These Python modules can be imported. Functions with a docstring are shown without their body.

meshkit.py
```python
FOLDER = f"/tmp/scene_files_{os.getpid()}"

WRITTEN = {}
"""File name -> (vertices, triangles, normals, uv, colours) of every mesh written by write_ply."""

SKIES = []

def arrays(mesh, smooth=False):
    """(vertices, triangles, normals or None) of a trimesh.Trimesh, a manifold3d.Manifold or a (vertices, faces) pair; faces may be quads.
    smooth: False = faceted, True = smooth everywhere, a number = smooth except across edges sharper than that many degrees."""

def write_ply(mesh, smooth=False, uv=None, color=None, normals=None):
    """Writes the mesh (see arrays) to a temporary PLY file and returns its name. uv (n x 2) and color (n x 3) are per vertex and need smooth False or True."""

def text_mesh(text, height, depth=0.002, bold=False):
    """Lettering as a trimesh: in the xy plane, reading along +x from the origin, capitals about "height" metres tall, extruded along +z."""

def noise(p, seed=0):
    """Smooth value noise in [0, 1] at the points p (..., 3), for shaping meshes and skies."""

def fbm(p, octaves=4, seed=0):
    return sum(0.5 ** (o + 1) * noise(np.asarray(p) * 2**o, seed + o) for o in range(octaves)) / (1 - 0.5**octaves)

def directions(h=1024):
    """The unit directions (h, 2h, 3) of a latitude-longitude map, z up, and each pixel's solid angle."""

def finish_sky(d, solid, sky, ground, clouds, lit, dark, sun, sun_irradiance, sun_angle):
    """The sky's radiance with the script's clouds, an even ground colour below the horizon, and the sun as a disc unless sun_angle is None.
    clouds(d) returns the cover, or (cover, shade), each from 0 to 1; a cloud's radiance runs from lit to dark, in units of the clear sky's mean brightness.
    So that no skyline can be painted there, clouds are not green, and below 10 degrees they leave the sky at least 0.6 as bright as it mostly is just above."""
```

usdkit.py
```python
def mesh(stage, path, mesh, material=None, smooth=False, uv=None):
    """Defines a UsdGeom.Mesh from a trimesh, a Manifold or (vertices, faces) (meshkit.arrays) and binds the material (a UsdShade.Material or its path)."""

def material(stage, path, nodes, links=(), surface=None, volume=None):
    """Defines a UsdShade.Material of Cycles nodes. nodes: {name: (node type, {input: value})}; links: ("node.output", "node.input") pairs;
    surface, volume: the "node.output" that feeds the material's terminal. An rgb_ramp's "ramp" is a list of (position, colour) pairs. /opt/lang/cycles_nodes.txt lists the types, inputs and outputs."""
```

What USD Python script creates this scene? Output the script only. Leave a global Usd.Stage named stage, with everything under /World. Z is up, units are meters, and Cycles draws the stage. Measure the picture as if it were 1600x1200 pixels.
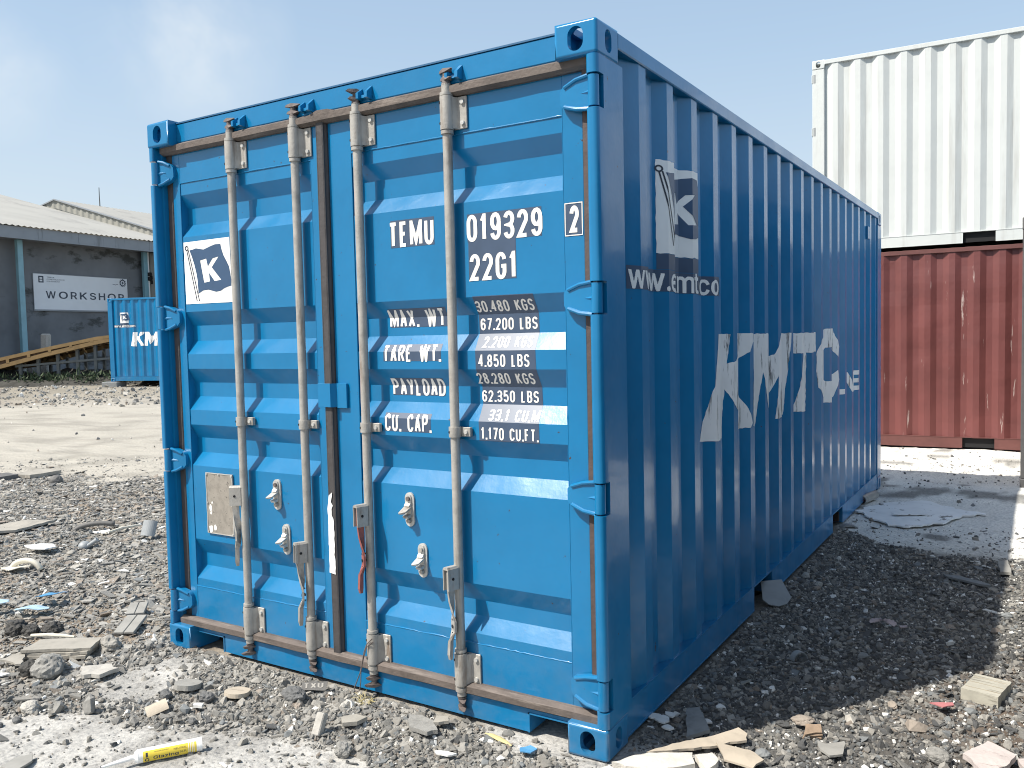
import math, random
import numpy as np
import trimesh
import manifold3d as m3
from shapely.geometry import Polygon, LineString, box as sbox, MultiPolygon, Point
from shapely.ops import unary_union
from shapely import affinity
from pxr import Usd, UsdGeom, UsdLux, UsdShade, Gf, Sdf, Vt
import usdkit, meshkit

rng = np.random.default_rng(7)
random.seed(7)
stage = Usd.Stage.CreateInMemory()
UsdGeom.SetStageUpAxis(stage, UsdGeom.Tokens.z)
UsdGeom.SetStageMetersPerUnit(stage, 1.0)
world = UsdGeom.Xform.Define(stage, '/World')
stage.SetDefaultPrim(world.GetPrim())

# ------------------------------------------------------------------ camera, sky, sun, exposure
CAM = np.array([3.719, -2.646, 1.519])
YAW, PITCH, ROLL, FPX = -0.5568, -0.0560, -0.0224, 1326.8
def cam_axes():
    cy, sy, cp, sp = math.cos(YAW), math.sin(YAW), math.cos(PITCH), math.sin(PITCH)
    f = np.array([sy * cp, cy * cp, sp]); r = np.array([cy, -sy, 0.0]); u = np.cross(r, f)
    cr, sr = math.cos(ROLL), math.sin(ROLL)
    return cr * r + sr * u, -sr * r + cr * u, f
_r, _u, _f = cam_axes()
cam = UsdGeom.Camera.Define(stage, '/World/camera')
cam.CreateHorizontalApertureAttr(36.0); cam.CreateVerticalApertureAttr(27.0)
cam.CreateFocalLengthAttr(36.0 * FPX / 1600)
cam.CreateClippingRangeAttr(Gf.Vec2f(0.05, 3000))
cam.AddTransformOp().Set(Gf.Matrix4d(*_r, 0, *_u, 0, *(-_f), 0, *CAM, 1))
cam.CreateExposureAttr(0.46)

SUN = np.array([-0.352, -0.485, 0.801]); SUN /= np.linalg.norm(SUN)
SUN_EL, SUN_ROT = math.asin(SUN[2]), math.atan2(SUN[0], SUN[1])
sun = UsdLux.DistantLight.Define(stage, '/World/sun')
sun.CreateIntensityAttr(1.25); sun.CreateAngleAttr(0.55); sun.CreateNormalizeAttr(True)
sun.CreateColorAttr(Gf.Vec3f(1.0, 0.95, 0.87))
_z = SUN; _x = np.cross([0, 0, 1.0], _z); _x /= np.linalg.norm(_x); _y = np.cross(_z, _x)
sun.AddTransformOp().Set(Gf.Matrix4d(*_x, 0, *_y, 0, *_z, 0, 0, 0, 0, 1))

sky = UsdLux.DomeLight.Define(stage, '/World/sky')
sky.CreateIntensityAttr(1.0)
sky.GetPrim().SetCustomDataByKey('kind', 'structure')
skymat = usdkit.material(stage, '/World/Looks/sky_air', {
    'sky': ('sky_texture', {'sky_type': 'single_scattering', 'sun_disc': False, 'sun_elevation': SUN_EL, 'sun_rotation': SUN_ROT,
                            'altitude': 50.0, 'air_density': 1.0, 'aerosol_density': 3.0, 'ozone_density': 1.0}),
    'tc': ('texture_coordinate', {}), 'xyz': ('separate_xyz', {}),
    'hz': ('rgb_ramp', {'ramp': [(0.0, (.80, .80, .80)), (0.12, (.68, .68, .68)), (0.45, (.55, .55, .55)), (1.0, (.38, .38, .38))]}),
    'hc': ('rgb_ramp', {'ramp': [(0.0, (.74, .80, .82)), (0.10, (.66, .76, .83)), (0.30, (.50, .66, .82)), (0.55, (.38, .56, .78)), (1.0, (.28, .45, .68))]}),
    'hm': ('mix', {'mix_type': 'multiply', 'fac': 1.0, 'color2': (7.6, 7.6, 7.6)}),
    'h': ('mix', {}),
    'n': ('noise_texture', {'scale': 5.0, 'detail': 6.0, 'roughness': 0.55, 'distortion': 0.2}),
    'r': ('map_range', {'from_min': 0.36, 'from_max': 0.60, 'clamp': True}),
    'd1': ('vector_math', {'math_type': 'distance', 'vector2': (-.745, .585, .322)}), 'f1': ('map_range', {'from_min': 0.0, 'from_max': 0.11, 'to_min': .62, 'to_max': 0.0, 'clamp': True}),
    'd2': ('vector_math', {'math_type': 'distance', 'vector2': (-.856, .440, .271)}), 'f2': ('map_range', {'from_min': 0.0, 'from_max': 0.08, 'to_min': .55, 'to_max': 0.0, 'clamp': True}),
    'fm': ('math', {'math_type': 'maximum'}), 'fc': ('math', {'math_type': 'multiply'}),
    'mx': ('mix', {'color2': (6.6, 6.7, 6.5)}),
    'bg': ('background_shader', {'strength': 0.115})},
    [('tc.generated', 'xyz.vector'), ('xyz.z', 'hz.fac'), ('xyz.z', 'hc.fac'), ('hc.color', 'hm.color1'), ('hm.color', 'h.color2'), ('sky.color', 'h.color1'), ('hz.color', 'h.fac'),
     ('tc.generated', 'n.vector'), ('n.fac', 'r.value'), ('tc.generated', 'd1.vector1'), ('tc.generated', 'd2.vector1'), ('d1.value', 'f1.value'), ('d2.value', 'f2.value'), ('f1.result', 'fm.value1'), ('f2.result', 'fm.value2'),
     ('fm.value', 'fc.value1'), ('r.result', 'fc.value2'), ('fc.value', 'mx.fac'), ('h.color', 'mx.color1'), ('mx.color', 'bg.color')], surface='bg.background')
UsdShade.MaterialBindingAPI.Apply(sky.GetPrim()).Bind(skymat)

# ------------------------------------------------------------------ helpers
used = {}
def numbered(parent, name):
    k = (parent, name); n = used.get(k, 0); used[k] = n + 1
    return f'{parent}/{name}' if n == 0 else f'{parent}/{name}_{n:03d}'
def custom(p, label=None, cat=None, group=None, kind=None):
    for k, v in (('label', label), ('category', cat), ('group', group), ('kind', kind)):
        if v: p.SetCustomDataByKey(k, v)
    return p
def path_of(p): return str(p.GetPath()) if hasattr(p, 'GetPath') else (p or '/World')
def obj(name, mesh, material, parent=None, smooth=False, label=None, cat=None, group=None, kind=None):
    pp = numbered(path_of(parent), name)
    if isinstance(mesh, (list,)):
        mesh = cat_meshes(mesh)
    m = usdkit.mesh(stage, pp, mesh, material, smooth=smooth)
    return custom(m.GetPrim(), label, cat, group, kind)
def thing(name, label, cat, loc=(0, 0, 0), rotz=0.0, group=None):
    x = UsdGeom.Xform.Define(stage, numbered('/World', name))
    x.AddTranslateOp().Set(Gf.Vec3d(*map(float, loc))); x.AddRotateZOp().Set(float(math.degrees(rotz)))
    return custom(x.GetPrim(), label, cat, group)
def tm(m):
    if isinstance(m, trimesh.Trimesh): return m
    if hasattr(m, 'to_mesh'):
        a = m.to_mesh(); return trimesh.Trimesh(np.array(a.vert_properties[:, :3]), np.array(a.tri_verts), process=False)
    v, f = m; f = np.asarray(f)
    if f.shape[1] == 4: f = np.vstack([f[:, [0, 1, 2]], f[:, [0, 2, 3]]])
    return trimesh.Trimesh(np.asarray(v, float), f, process=False)
def cat_meshes(ms): return trimesh.util.concatenate([tm(m) for m in ms])
def bx(x0, x1, y0, y1, z0, z1, c=0.0):
    if c <= 0:
        b = trimesh.creation.box([x1 - x0, y1 - y0, z1 - z0]); b.apply_translation([(x0 + x1) / 2, (y0 + y1) / 2, (z0 + z1) / 2]); return b
    pts = []
    for ax in range(3):
        d = [c, c, c]; d[ax] = 0
        for sx in (0, 1):
            for sy in (0, 1):
                for sz in (0, 1):
                    pts.append([(x0 + d[0], x1 - d[0])[sx], (y0 + d[1], y1 - d[1])[sy], (z0 + d[2], z1 - d[2])[sz]])
    return trimesh.convex.convex_hull(np.array(pts))
def cyl(p0, p1, r0, r1=None, n=16):
    p0, p1 = np.asarray(p0, float), np.asarray(p1, float); r1 = r0 if r1 is None else r1
    a = p1 - p0; L = np.linalg.norm(a); a /= L
    b = np.cross(a, [0, 0, 1.0] if abs(a[2]) < .9 else [1.0, 0, 0]); b /= np.linalg.norm(b); c = np.cross(a, b)
    t = np.linspace(0, 2 * np.pi, n, endpoint=False)
    ring = np.cos(t)[:, None] * b + np.sin(t)[:, None] * c
    v = np.vstack([p0 + r0 * ring, p1 + r1 * ring, [p0], [p1]])
    f = []
    for i in range(n):
        j = (i + 1) % n
        f += [[i, n + j, j], [i, n + i, n + j], [2 * n, i, j], [2 * n + 1, n + j, n + i]]
    m = trimesh.Trimesh(v, f, process=False)
    if np.sign(m.volume) < 0: m.invert()
    return m
def tube(pts, r, n=8):
    pts = np.asarray(pts, float); k = len(pts); r = np.broadcast_to(r, k)
    tang = np.gradient(pts, axis=0); tang /= np.linalg.norm(tang, axis=1, keepdims=True)
    up = np.array([0, 0, 1.0]) if abs(tang[0][2]) < .9 else np.array([1.0, 0, 0]); vs = []
    for i in range(k):
        b = np.cross(tang[i], up); b /= np.linalg.norm(b); up = np.cross(b, tang[i])
        t = np.linspace(0, 2 * np.pi, n, endpoint=False)
        vs.append(pts[i] + r[i] * (np.cos(t)[:, None] * b + np.sin(t)[:, None] * up))
    v = np.vstack(vs + [pts[:1], pts[-1:]]); f = []
    for i in range(k - 1):
        for j in range(n):
            a, b2 = i * n + j, i * n + (j + 1) % n
            f += [[a, b2, b2 + n], [a, b2 + n, a + n]]
    for j in range(n):
        f += [[k * n, (j + 1) % n, j], [k * n + 1, (k - 1) * n + j, (k - 1) * n + (j + 1) % n]]
    m = trimesh.Trimesh(v, f, process=False)
    if m.volume < 0: m.invert()
    return m
def extr(poly, h, plane='xz', off=0.0):
    """Extrudes a shapely polygon (a, b): plane xz -> along y from off to off+h; yz -> along x; xy -> along z."""
    out = []
    for g in getattr(poly, 'geoms', [poly]):
        m = trimesh.creation.extrude_polygon(g, h, engine='earcut'); v = m.vertices.copy()
        if plane == 'xz': v = np.stack([v[:, 0], off + v[:, 2], v[:, 1]], 1)
        elif plane == 'yz': v = np.stack([off + v[:, 2], v[:, 0], v[:, 1]], 1)
        else: v = v + [0, 0, off]
        m = trimesh.Trimesh(v, m.faces, process=False)
        if m.volume < 0: m.invert()
        out.append(m)
    return trimesh.util.concatenate(out)
def hull(pts): return trimesh.convex.convex_hull(np.asarray(pts, float))
def T(m, loc=(0, 0, 0), rz=0.0, ry=0.0, rx=0.0, s=None):
    m = tm(m).copy()
    if s is not None: m.apply_transform(np.diag([*np.broadcast_to(s, 3), 1.0]))
    for a, ax in ((rx, [1, 0, 0]), (ry, [0, 1, 0]), (rz, [0, 0, 1])):
        if a: m.apply_transform(trimesh.transformations.rotation_matrix(a, ax))
    m.apply_translation(loc); return m

# ------------------------------------------------------------------ materials
LK = '/World/Looks/'
def pmat(name, color, rough=0.5, metal=0.0, var=0.0, vscale=6.0, bump=0.0, bscale=40.0, spec=0.5, coat=0.0, dark=None, streak=None, rvar=0.0):
    """Principled with noise-varied colour, roughness and fine relief."""
    c = np.array(color, float)
    nodes = {'tc': ('texture_coordinate', {}), 'p': ('principled_bsdf', {'roughness': rough, 'metallic': metal, 'specular_ior_level': spec, 'coat_weight': coat, 'coat_roughness': 0.11, 'base_color': tuple(c)})}
    links = []
    if var:
        nodes['n'] = ('noise_texture', {'scale': vscale, 'detail': 6.0, 'roughness': 0.62})
        nodes['r'] = ('rgb_ramp', {'ramp': [(0.25, tuple(np.clip(c * (1 - var), 0, 1)) if dark is None else dark), (0.5, tuple(c)), (0.75, tuple(np.clip(c * (1 + var * .6), 0, 1)))]})
        links += [('tc.object', 'n.vector'), ('n.fac', 'r.fac')]
        src = 'r.color'
        if streak is not None:
            col, sc, lo, hi = streak
            nodes['smp'] = ('mapping', {'scale': sc}); nodes['sn'] = ('noise_texture', {'scale': 1.0, 'detail': 5.0, 'roughness': 0.7})
            nodes['sr'] = ('rgb_ramp', {'ramp': [(lo, (0, 0, 0)), (hi, (1, 1, 1))]}); nodes['smx'] = ('mix', {'color2': col})
            links += [('tc.object', 'smp.vector'), ('smp.vector', 'sn.vector'), ('sn.fac', 'sr.fac'), ('sr.color', 'smx.fac'), (src, 'smx.color1')]; src = 'smx.color'
        links.append((src, 'p.base_color'))
    if rvar:
        nodes['rn'] = ('noise_texture', {'scale': 3.0, 'detail': 4.0}); nodes['rm'] = ('map_range', {'to_min': rough - rvar, 'to_max': rough + rvar})
        links += [('tc.object', 'rn.vector'), ('rn.fac', 'rm.value'), ('rm.result', 'p.roughness')]
    if bump:
        nodes['bn'] = ('noise_texture', {'scale': bscale, 'detail': 5.0, 'roughness': 0.6}); nodes['b'] = ('bump', {'strength': 1.0, 'distance': bump})
        links += [('tc.object', 'bn.vector'), ('bn.fac', 'b.height'), ('b.normal', 'p.normal')]
    return usdkit.material(stage, LK + name, nodes, links, surface='p.BSDF')

BLUE = (0.002, 0.152, 0.335)
M = {}
def blue_paint():
    n = {'tc': ('texture_coordinate', {}), 'xyz': ('separate_xyz', {}),
         'n': ('noise_texture', {'scale': 2.2, 'detail': 6.0, 'roughness': 0.6}), 'r': ('rgb_ramp', {'ramp': [(.25, tuple(np.array(BLUE) * .86)), (.5, BLUE), (.78, tuple(np.array(BLUE) * 1.10))]}),
         'chn': ('noise_texture', {'scale': 38.0, 'detail': 4.0, 'roughness': 0.55}), 'chr': ('rgb_ramp', {'ramp': [(.725, (0, 0, 0)), (.745, (1, 1, 1))]}), 'chm': ('mix', {'color2': (.055, .045, .045)}),
         'dn': ('noise_texture', {'scale': 5.0, 'detail': 7.0, 'roughness': 0.7}), 'dr': ('map_range', {'from_min': .42, 'from_max': .72, 'clamp': True}), 'dz': ('map_range', {'from_min': .55, 'from_max': .02, 'to_min': .0, 'to_max': .26, 'clamp': True}),
         'df': ('math', {'math_type': 'multiply'}), 'dm': ('mix', {'color2': (.21, .20, .18)}),
         'smp': ('mapping', {'scale': (7, 7, .5)}), 'sn': ('noise_texture', {'scale': 1.0, 'detail': 5.0, 'roughness': .65}), 'sr': ('map_range', {'from_min': .58, 'from_max': .82, 'to_max': .10, 'clamp': True}), 'sm': ('mix', {'color2': (.10, .17, .23)}),
         'rn': ('noise_texture', {'scale': 4.0, 'detail': 5.0}), 'rm': ('map_range', {'from_min': .3, 'from_max': .7, 'to_min': .22, 'to_max': .36}),
         'b1': ('noise_texture', {'scale': 24.0, 'detail': 5.0, 'roughness': .6}), 'b2': ('noise_texture', {'scale': 2.4, 'detail': 2.0}), 'bp1': ('bump', {'strength': 1.0, 'distance': .0007}), 'bp2': ('bump', {'strength': 1.0, 'distance': .010}),
         'p': ('principled_bsdf', {'specular_ior_level': .40, 'coat_weight': .35, 'coat_roughness': .07})}
    l = [('tc.object', 'xyz.vector'), ('tc.object', 'n.vector'), ('n.fac', 'r.fac'), ('tc.object', 'chn.vector'), ('chn.fac', 'chr.fac'), ('tc.object', 'dn.vector'), ('dn.fac', 'dr.value'), ('xyz.z', 'dz.value'), ('dr.result', 'df.value1'), ('dz.result', 'df.value2'),
         ('tc.object', 'smp.vector'), ('smp.vector', 'sn.vector'), ('sn.fac', 'sr.value'), ('sr.result', 'sm.fac'), ('r.color', 'sm.color1'), ('sm.color', 'chm.color1'), ('chr.color', 'chm.fac'), ('chm.color', 'dm.color1'), ('df.value', 'dm.fac'), ('dm.color', 'p.base_color'),
         ('tc.object', 'rn.vector'), ('rn.fac', 'rm.value'), ('rm.result', 'p.roughness'), ('tc.object', 'b1.vector'), ('tc.object', 'b2.vector'), ('b2.fac', 'bp2.height'), ('bp2.normal', 'bp1.normal'), ('b1.fac', 'bp1.height'), ('bp1.normal', 'p.normal')]
    return usdkit.material(stage, LK + 'blue_paint', n, l, surface='p.BSDF')
M['blue'] = blue_paint()
M['blue_dark'] = pmat('blue_paint_edge', (0.02, 0.10, 0.21), 0.45, var=0.2, vscale=12)
M['seal'] = pmat('door_seal_rubber', (0.115, 0.092, 0.078), 0.7, var=0.35, vscale=14, bump=0.003, bscale=60, streak=((0.24, 0.20, 0.17), (3, 30, 30), 0.55, 0.72))
M['seal_brown'] = pmat('door_seal_brown', (0.075, 0.052, 0.046), 0.65, var=0.3, vscale=14, bump=0.002, bscale=50)
M['seal_dark'] = pmat('door_seal_dark', (0.055, 0.05, 0.05), 0.6, var=0.3, vscale=14, bump=0.002, bscale=50)
M['zinc'] = pmat('galvanised_steel', (0.38, 0.36, 0.325), 0.5, metal=0.2, var=0.28, vscale=16, bump=0.0012, bscale=90, streak=((0.22, 0.17, 0.13), (22, 22, 3), 0.54, 0.70))
M['zinc_light'] = pmat('bright_galvanised_steel', (0.5, 0.49, 0.46), 0.45, metal=0.3, var=0.2, vscale=20, bump=0.001, bscale=90)
M['rust'] = pmat('dark_rusty_iron', (0.13, 0.105, 0.095), 0.7, metal=0.1, var=0.4, vscale=30, bump=0.002, bscale=80)
M['redoxide'] = pmat('red_oxide_paint', (0.27, 0.085, 0.07), 0.55, var=0.25, vscale=20, bump=0.001, bscale=80)
M['plate'] = pmat('worn_data_plate_metal', (0.30, 0.27, 0.23), 0.6, metal=0.2, var=0.3, vscale=30, bump=0.0006, bscale=120, streak=((0.10, 0.09, 0.08), (60, 60, 60), 0.62, 0.66))
M['hole'] = pmat('hole_dark', (0.012, 0.012, 0.013), 0.9)
M['rustfloor'] = pmat('rusty_brown_steel', (0.055, 0.035, 0.028), 0.9, var=0.3, vscale=8)
M['white_vinyl'] = pmat('white_vinyl', (0.83, 0.82, 0.79), 0.42, var=0.05, vscale=10)
M['white_worn'] = pmat('worn_white_vinyl', (0.86, 0.85, 0.83), 0.5, var=0.08, vscale=6, streak=((0.16, 0.16, 0.16), (22, 26, 3.5), 0.56, 0.64))
M['white_paintlet'] = pmat('white_lettering', (0.78, 0.75, 0.70), 0.4, var=0.08, vscale=14, streak=((0.25, 0.35, 0.42), (30, 30, 30), 0.70, 0.74))
M['navy_vinyl'] = pmat('navy_vinyl', (0.035, 0.075, 0.145), 0.4, var=0.12, vscale=10)
M['slate_patch'] = pmat('slate_blue_patch', (0.050, 0.078, 0.130), 0.38, var=0.15, vscale=12)
M['ink'] = pmat('black_ink', (0.03, 0.035, 0.05), 0.5)
M['white_cont'] = pmat('white_container_paint', (0.56, 0.58, 0.56), 0.5, var=0.07, vscale=1.5, bump=0.002, bscale=9, streak=((0.44, 0.44, 0.41), (5, 5, .45), 0.54, 0.76))
M['red_cont'] = pmat('faded_red_container_paint', (0.145, 0.044, 0.040), 0.5, var=0.25, vscale=1.6, bump=0.002, bscale=14, streak=((0.42, 0.33, 0.30), (10, 10, 1.0), 0.64, 0.68))
M['red_rail'] = pmat('faded_red_rail_paint', (0.13, 0.048, 0.042), 0.6, var=0.25, vscale=5, bump=0.001, bscale=30)
M['grey_cont'] = pmat('grey_blue_container_paint', (0.035, 0.055, 0.07), 0.45, var=0.2, vscale=2, bump=0.001, bscale=20)
M['grey_post'] = pmat('weathered_grey_steel', (0.095, 0.092, 0.09), 0.6, var=0.3, vscale=6)
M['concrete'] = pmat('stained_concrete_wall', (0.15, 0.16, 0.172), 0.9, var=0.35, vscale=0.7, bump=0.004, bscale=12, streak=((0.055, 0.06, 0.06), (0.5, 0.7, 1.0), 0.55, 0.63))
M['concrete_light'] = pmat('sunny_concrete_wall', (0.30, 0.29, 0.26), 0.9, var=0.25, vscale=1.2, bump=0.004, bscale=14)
M['fascia'] = pmat('grey_fascia_board', (0.24, 0.26, 0.28), 0.7, var=0.12, vscale=1.5, streak=((0.14, 0.15, 0.16), (2, 2, 0.3), 0.58, 0.70))
M['roofing'] = pmat('pale_roof_sheet', (0.30, 0.295, 0.27), 0.6, var=0.12, vscale=0.5, streak=((0.22, 0.215, 0.20), (0.6, 0.3, 0.6), 0.55, 0.7))
M['cladding'] = pmat('pale_gable_cladding', (0.29, 0.285, 0.25), 0.65, var=0.1, vscale=1.0)
M['pale_blue'] = pmat('pale_blue_post_paint', (0.20, 0.37, 0.43), 0.5, var=0.15, vscale=3)
M['sign_white'] = pmat('white_sign_board', (0.66, 0.69, 0.72), 0.5, var=0.05, vscale=2)
M['sign_ink'] = pmat('dark_sign_lettering', (0.04, 0.055, 0.08), 0.5)
M['yellow'] = pmat('weathered_yellow_ramp_paint', (0.22, 0.14, 0.055), 0.65, var=0.3, vscale=3, bump=0.001, bscale=20)
M['brown_steel'] = pmat('brown_rusty_ramp_steel', (0.10, 0.06, 0.035), 0.8, var=0.3, vscale=3)
M['grey_steel'] = pmat('grey_support_steel', (0.12, 0.13, 0.13), 0.7, var=0.2, vscale=3)
M['soil'] = pmat('dark_soil', (0.055, 0.053, 0.046), 1.0, var=0.5, vscale=3, bump=0.03, bscale=8)
M['stone_dark'] = pmat('dark_slag_stone', (0.125, 0.125, 0.122), 0.9, var=0.5, vscale=30, bump=0.004, bscale=60)
M['stone_mid'] = pmat('mid_grey_stone', (0.24, 0.232, 0.212), 0.9, var=0.4, vscale=30, bump=0.003, bscale=60)
M['stone_light'] = pmat('pale_mortar_stone', (0.393, 0.373, 0.333), 0.95, var=0.25, vscale=25, bump=0.003, bscale=60)
M['stone_tan'] = pmat('tan_stone', (0.285, 0.242, 0.199), 0.95, var=0.3, vscale=25, bump=0.003, bscale=60)
M['stone_dusty'] = pmat('dusty_grey_stone', (0.285, 0.27, 0.24), 0.95, var=0.3, vscale=22, bump=0.003, bscale=60)
M['stone_white'] = pmat('white_chip', (0.68, 0.67, 0.63), 0.8, var=0.12, vscale=25)
M['stone_blue'] = pmat('blue_grey_stone', (0.2, 0.209, 0.208), 0.9, var=0.3, vscale=25, bump=0.002, bscale=60)
M['coal'] = pmat('black_coal', (0.053, 0.05, 0.045), 0.85, var=0.5, vscale=40, bump=0.004, bscale=70)
M['wood_old'] = pmat('weathered_grey_wood', (0.39, 0.369, 0.304), 0.85, var=0.25, vscale=8, bump=0.003, bscale=30, streak=((0.13, 0.115, 0.09), (5, 60, 60), 0.56, 0.66))
M['wood_end'] = pmat('brown_wood_end', (0.30, 0.24, 0.16), 0.9, var=0.5, vscale=40, bump=0.003, bscale=60)
M['board_grey'] = pmat('grey_fibre_board', (0.278, 0.269, 0.244), 0.9, var=0.2, vscale=10, bump=0.002, bscale=40)
M['board_tan'] = pmat('tan_fibre_board', (0.317, 0.294, 0.251), 0.9, var=0.2, vscale=10, bump=0.002, bscale=40)
M['sheet_white'] = pmat('dirty_white_sheet', (0.82, 0.82, 0.80), 0.8, var=0.12, vscale=5, streak=((0.25, 0.245, 0.23), (7, 7, 7), 0.60, 0.63))
M['cardboard'] = pmat('tan_cardboard', (0.423, 0.365, 0.287), 0.9, var=0.14, vscale=12, bump=0.002, bscale=30)
M['cardboard_pink'] = pmat('pinkish_flaking_board', (0.49, 0.43, 0.40), 0.9, var=0.14, vscale=12, bump=0.004, bscale=30, streak=((0.2, 0.15, 0.13), (10, 50, 20), 0.62, 0.68))
M['plaster'] = pmat('pale_plaster', (0.56, 0.53, 0.47), 0.95, var=0.15, vscale=12, bump=0.004, bscale=40)
M['blue_plastic'] = pmat('blue_plastic_scrap', (0.084, 0.266, 0.472), 0.4, var=0.2, vscale=20)
M['blue_pale'] = pmat('pale_blue_plastic_film', (0.38, 0.52, 0.62), 0.4, var=0.2, vscale=20)
M['white_plastic'] = pmat('white_plastic', (0.78, 0.78, 0.76), 0.35)
M['grey_plastic'] = pmat('grey_plastic', (0.279, 0.293, 0.295), 0.5, var=0.15, vscale=14, bump=0.001, bscale=60)
M['hose'] = pmat('dark_rubber_hose', (0.126, 0.121, 0.113), 0.7, var=0.2, vscale=14)
M['cream'] = pmat('cream_plastic', (0.60, 0.56, 0.46), 0.5, var=0.12, vscale=12)
M['pink_chip'] = pmat('pink_red_chip', (0.45, 0.17, 0.17), 0.6, var=0.1, vscale=20)
M['yellow_label'] = pmat('yellow_paper_label', (0.72, 0.55, 0.06), 0.5, var=0.05, vscale=20)
M['straw'] = pmat('dry_straw', (0.50, 0.42, 0.20), 0.8, var=0.2, vscale=20)
M['brownish'] = pmat('brown_layered_bark', (0.263, 0.19, 0.131), 0.9, var=0.35, vscale=20, bump=0.004, bscale=50)
M['purple'] = pmat('dull_pink_shell', (0.44, 0.36, 0.36), 0.7, var=0.2, vscale=20)
M['tin'] = pmat('dull_tin', (0.42, 0.41, 0.38), 0.45, metal=0.3, var=0.25, vscale=20)

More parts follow.
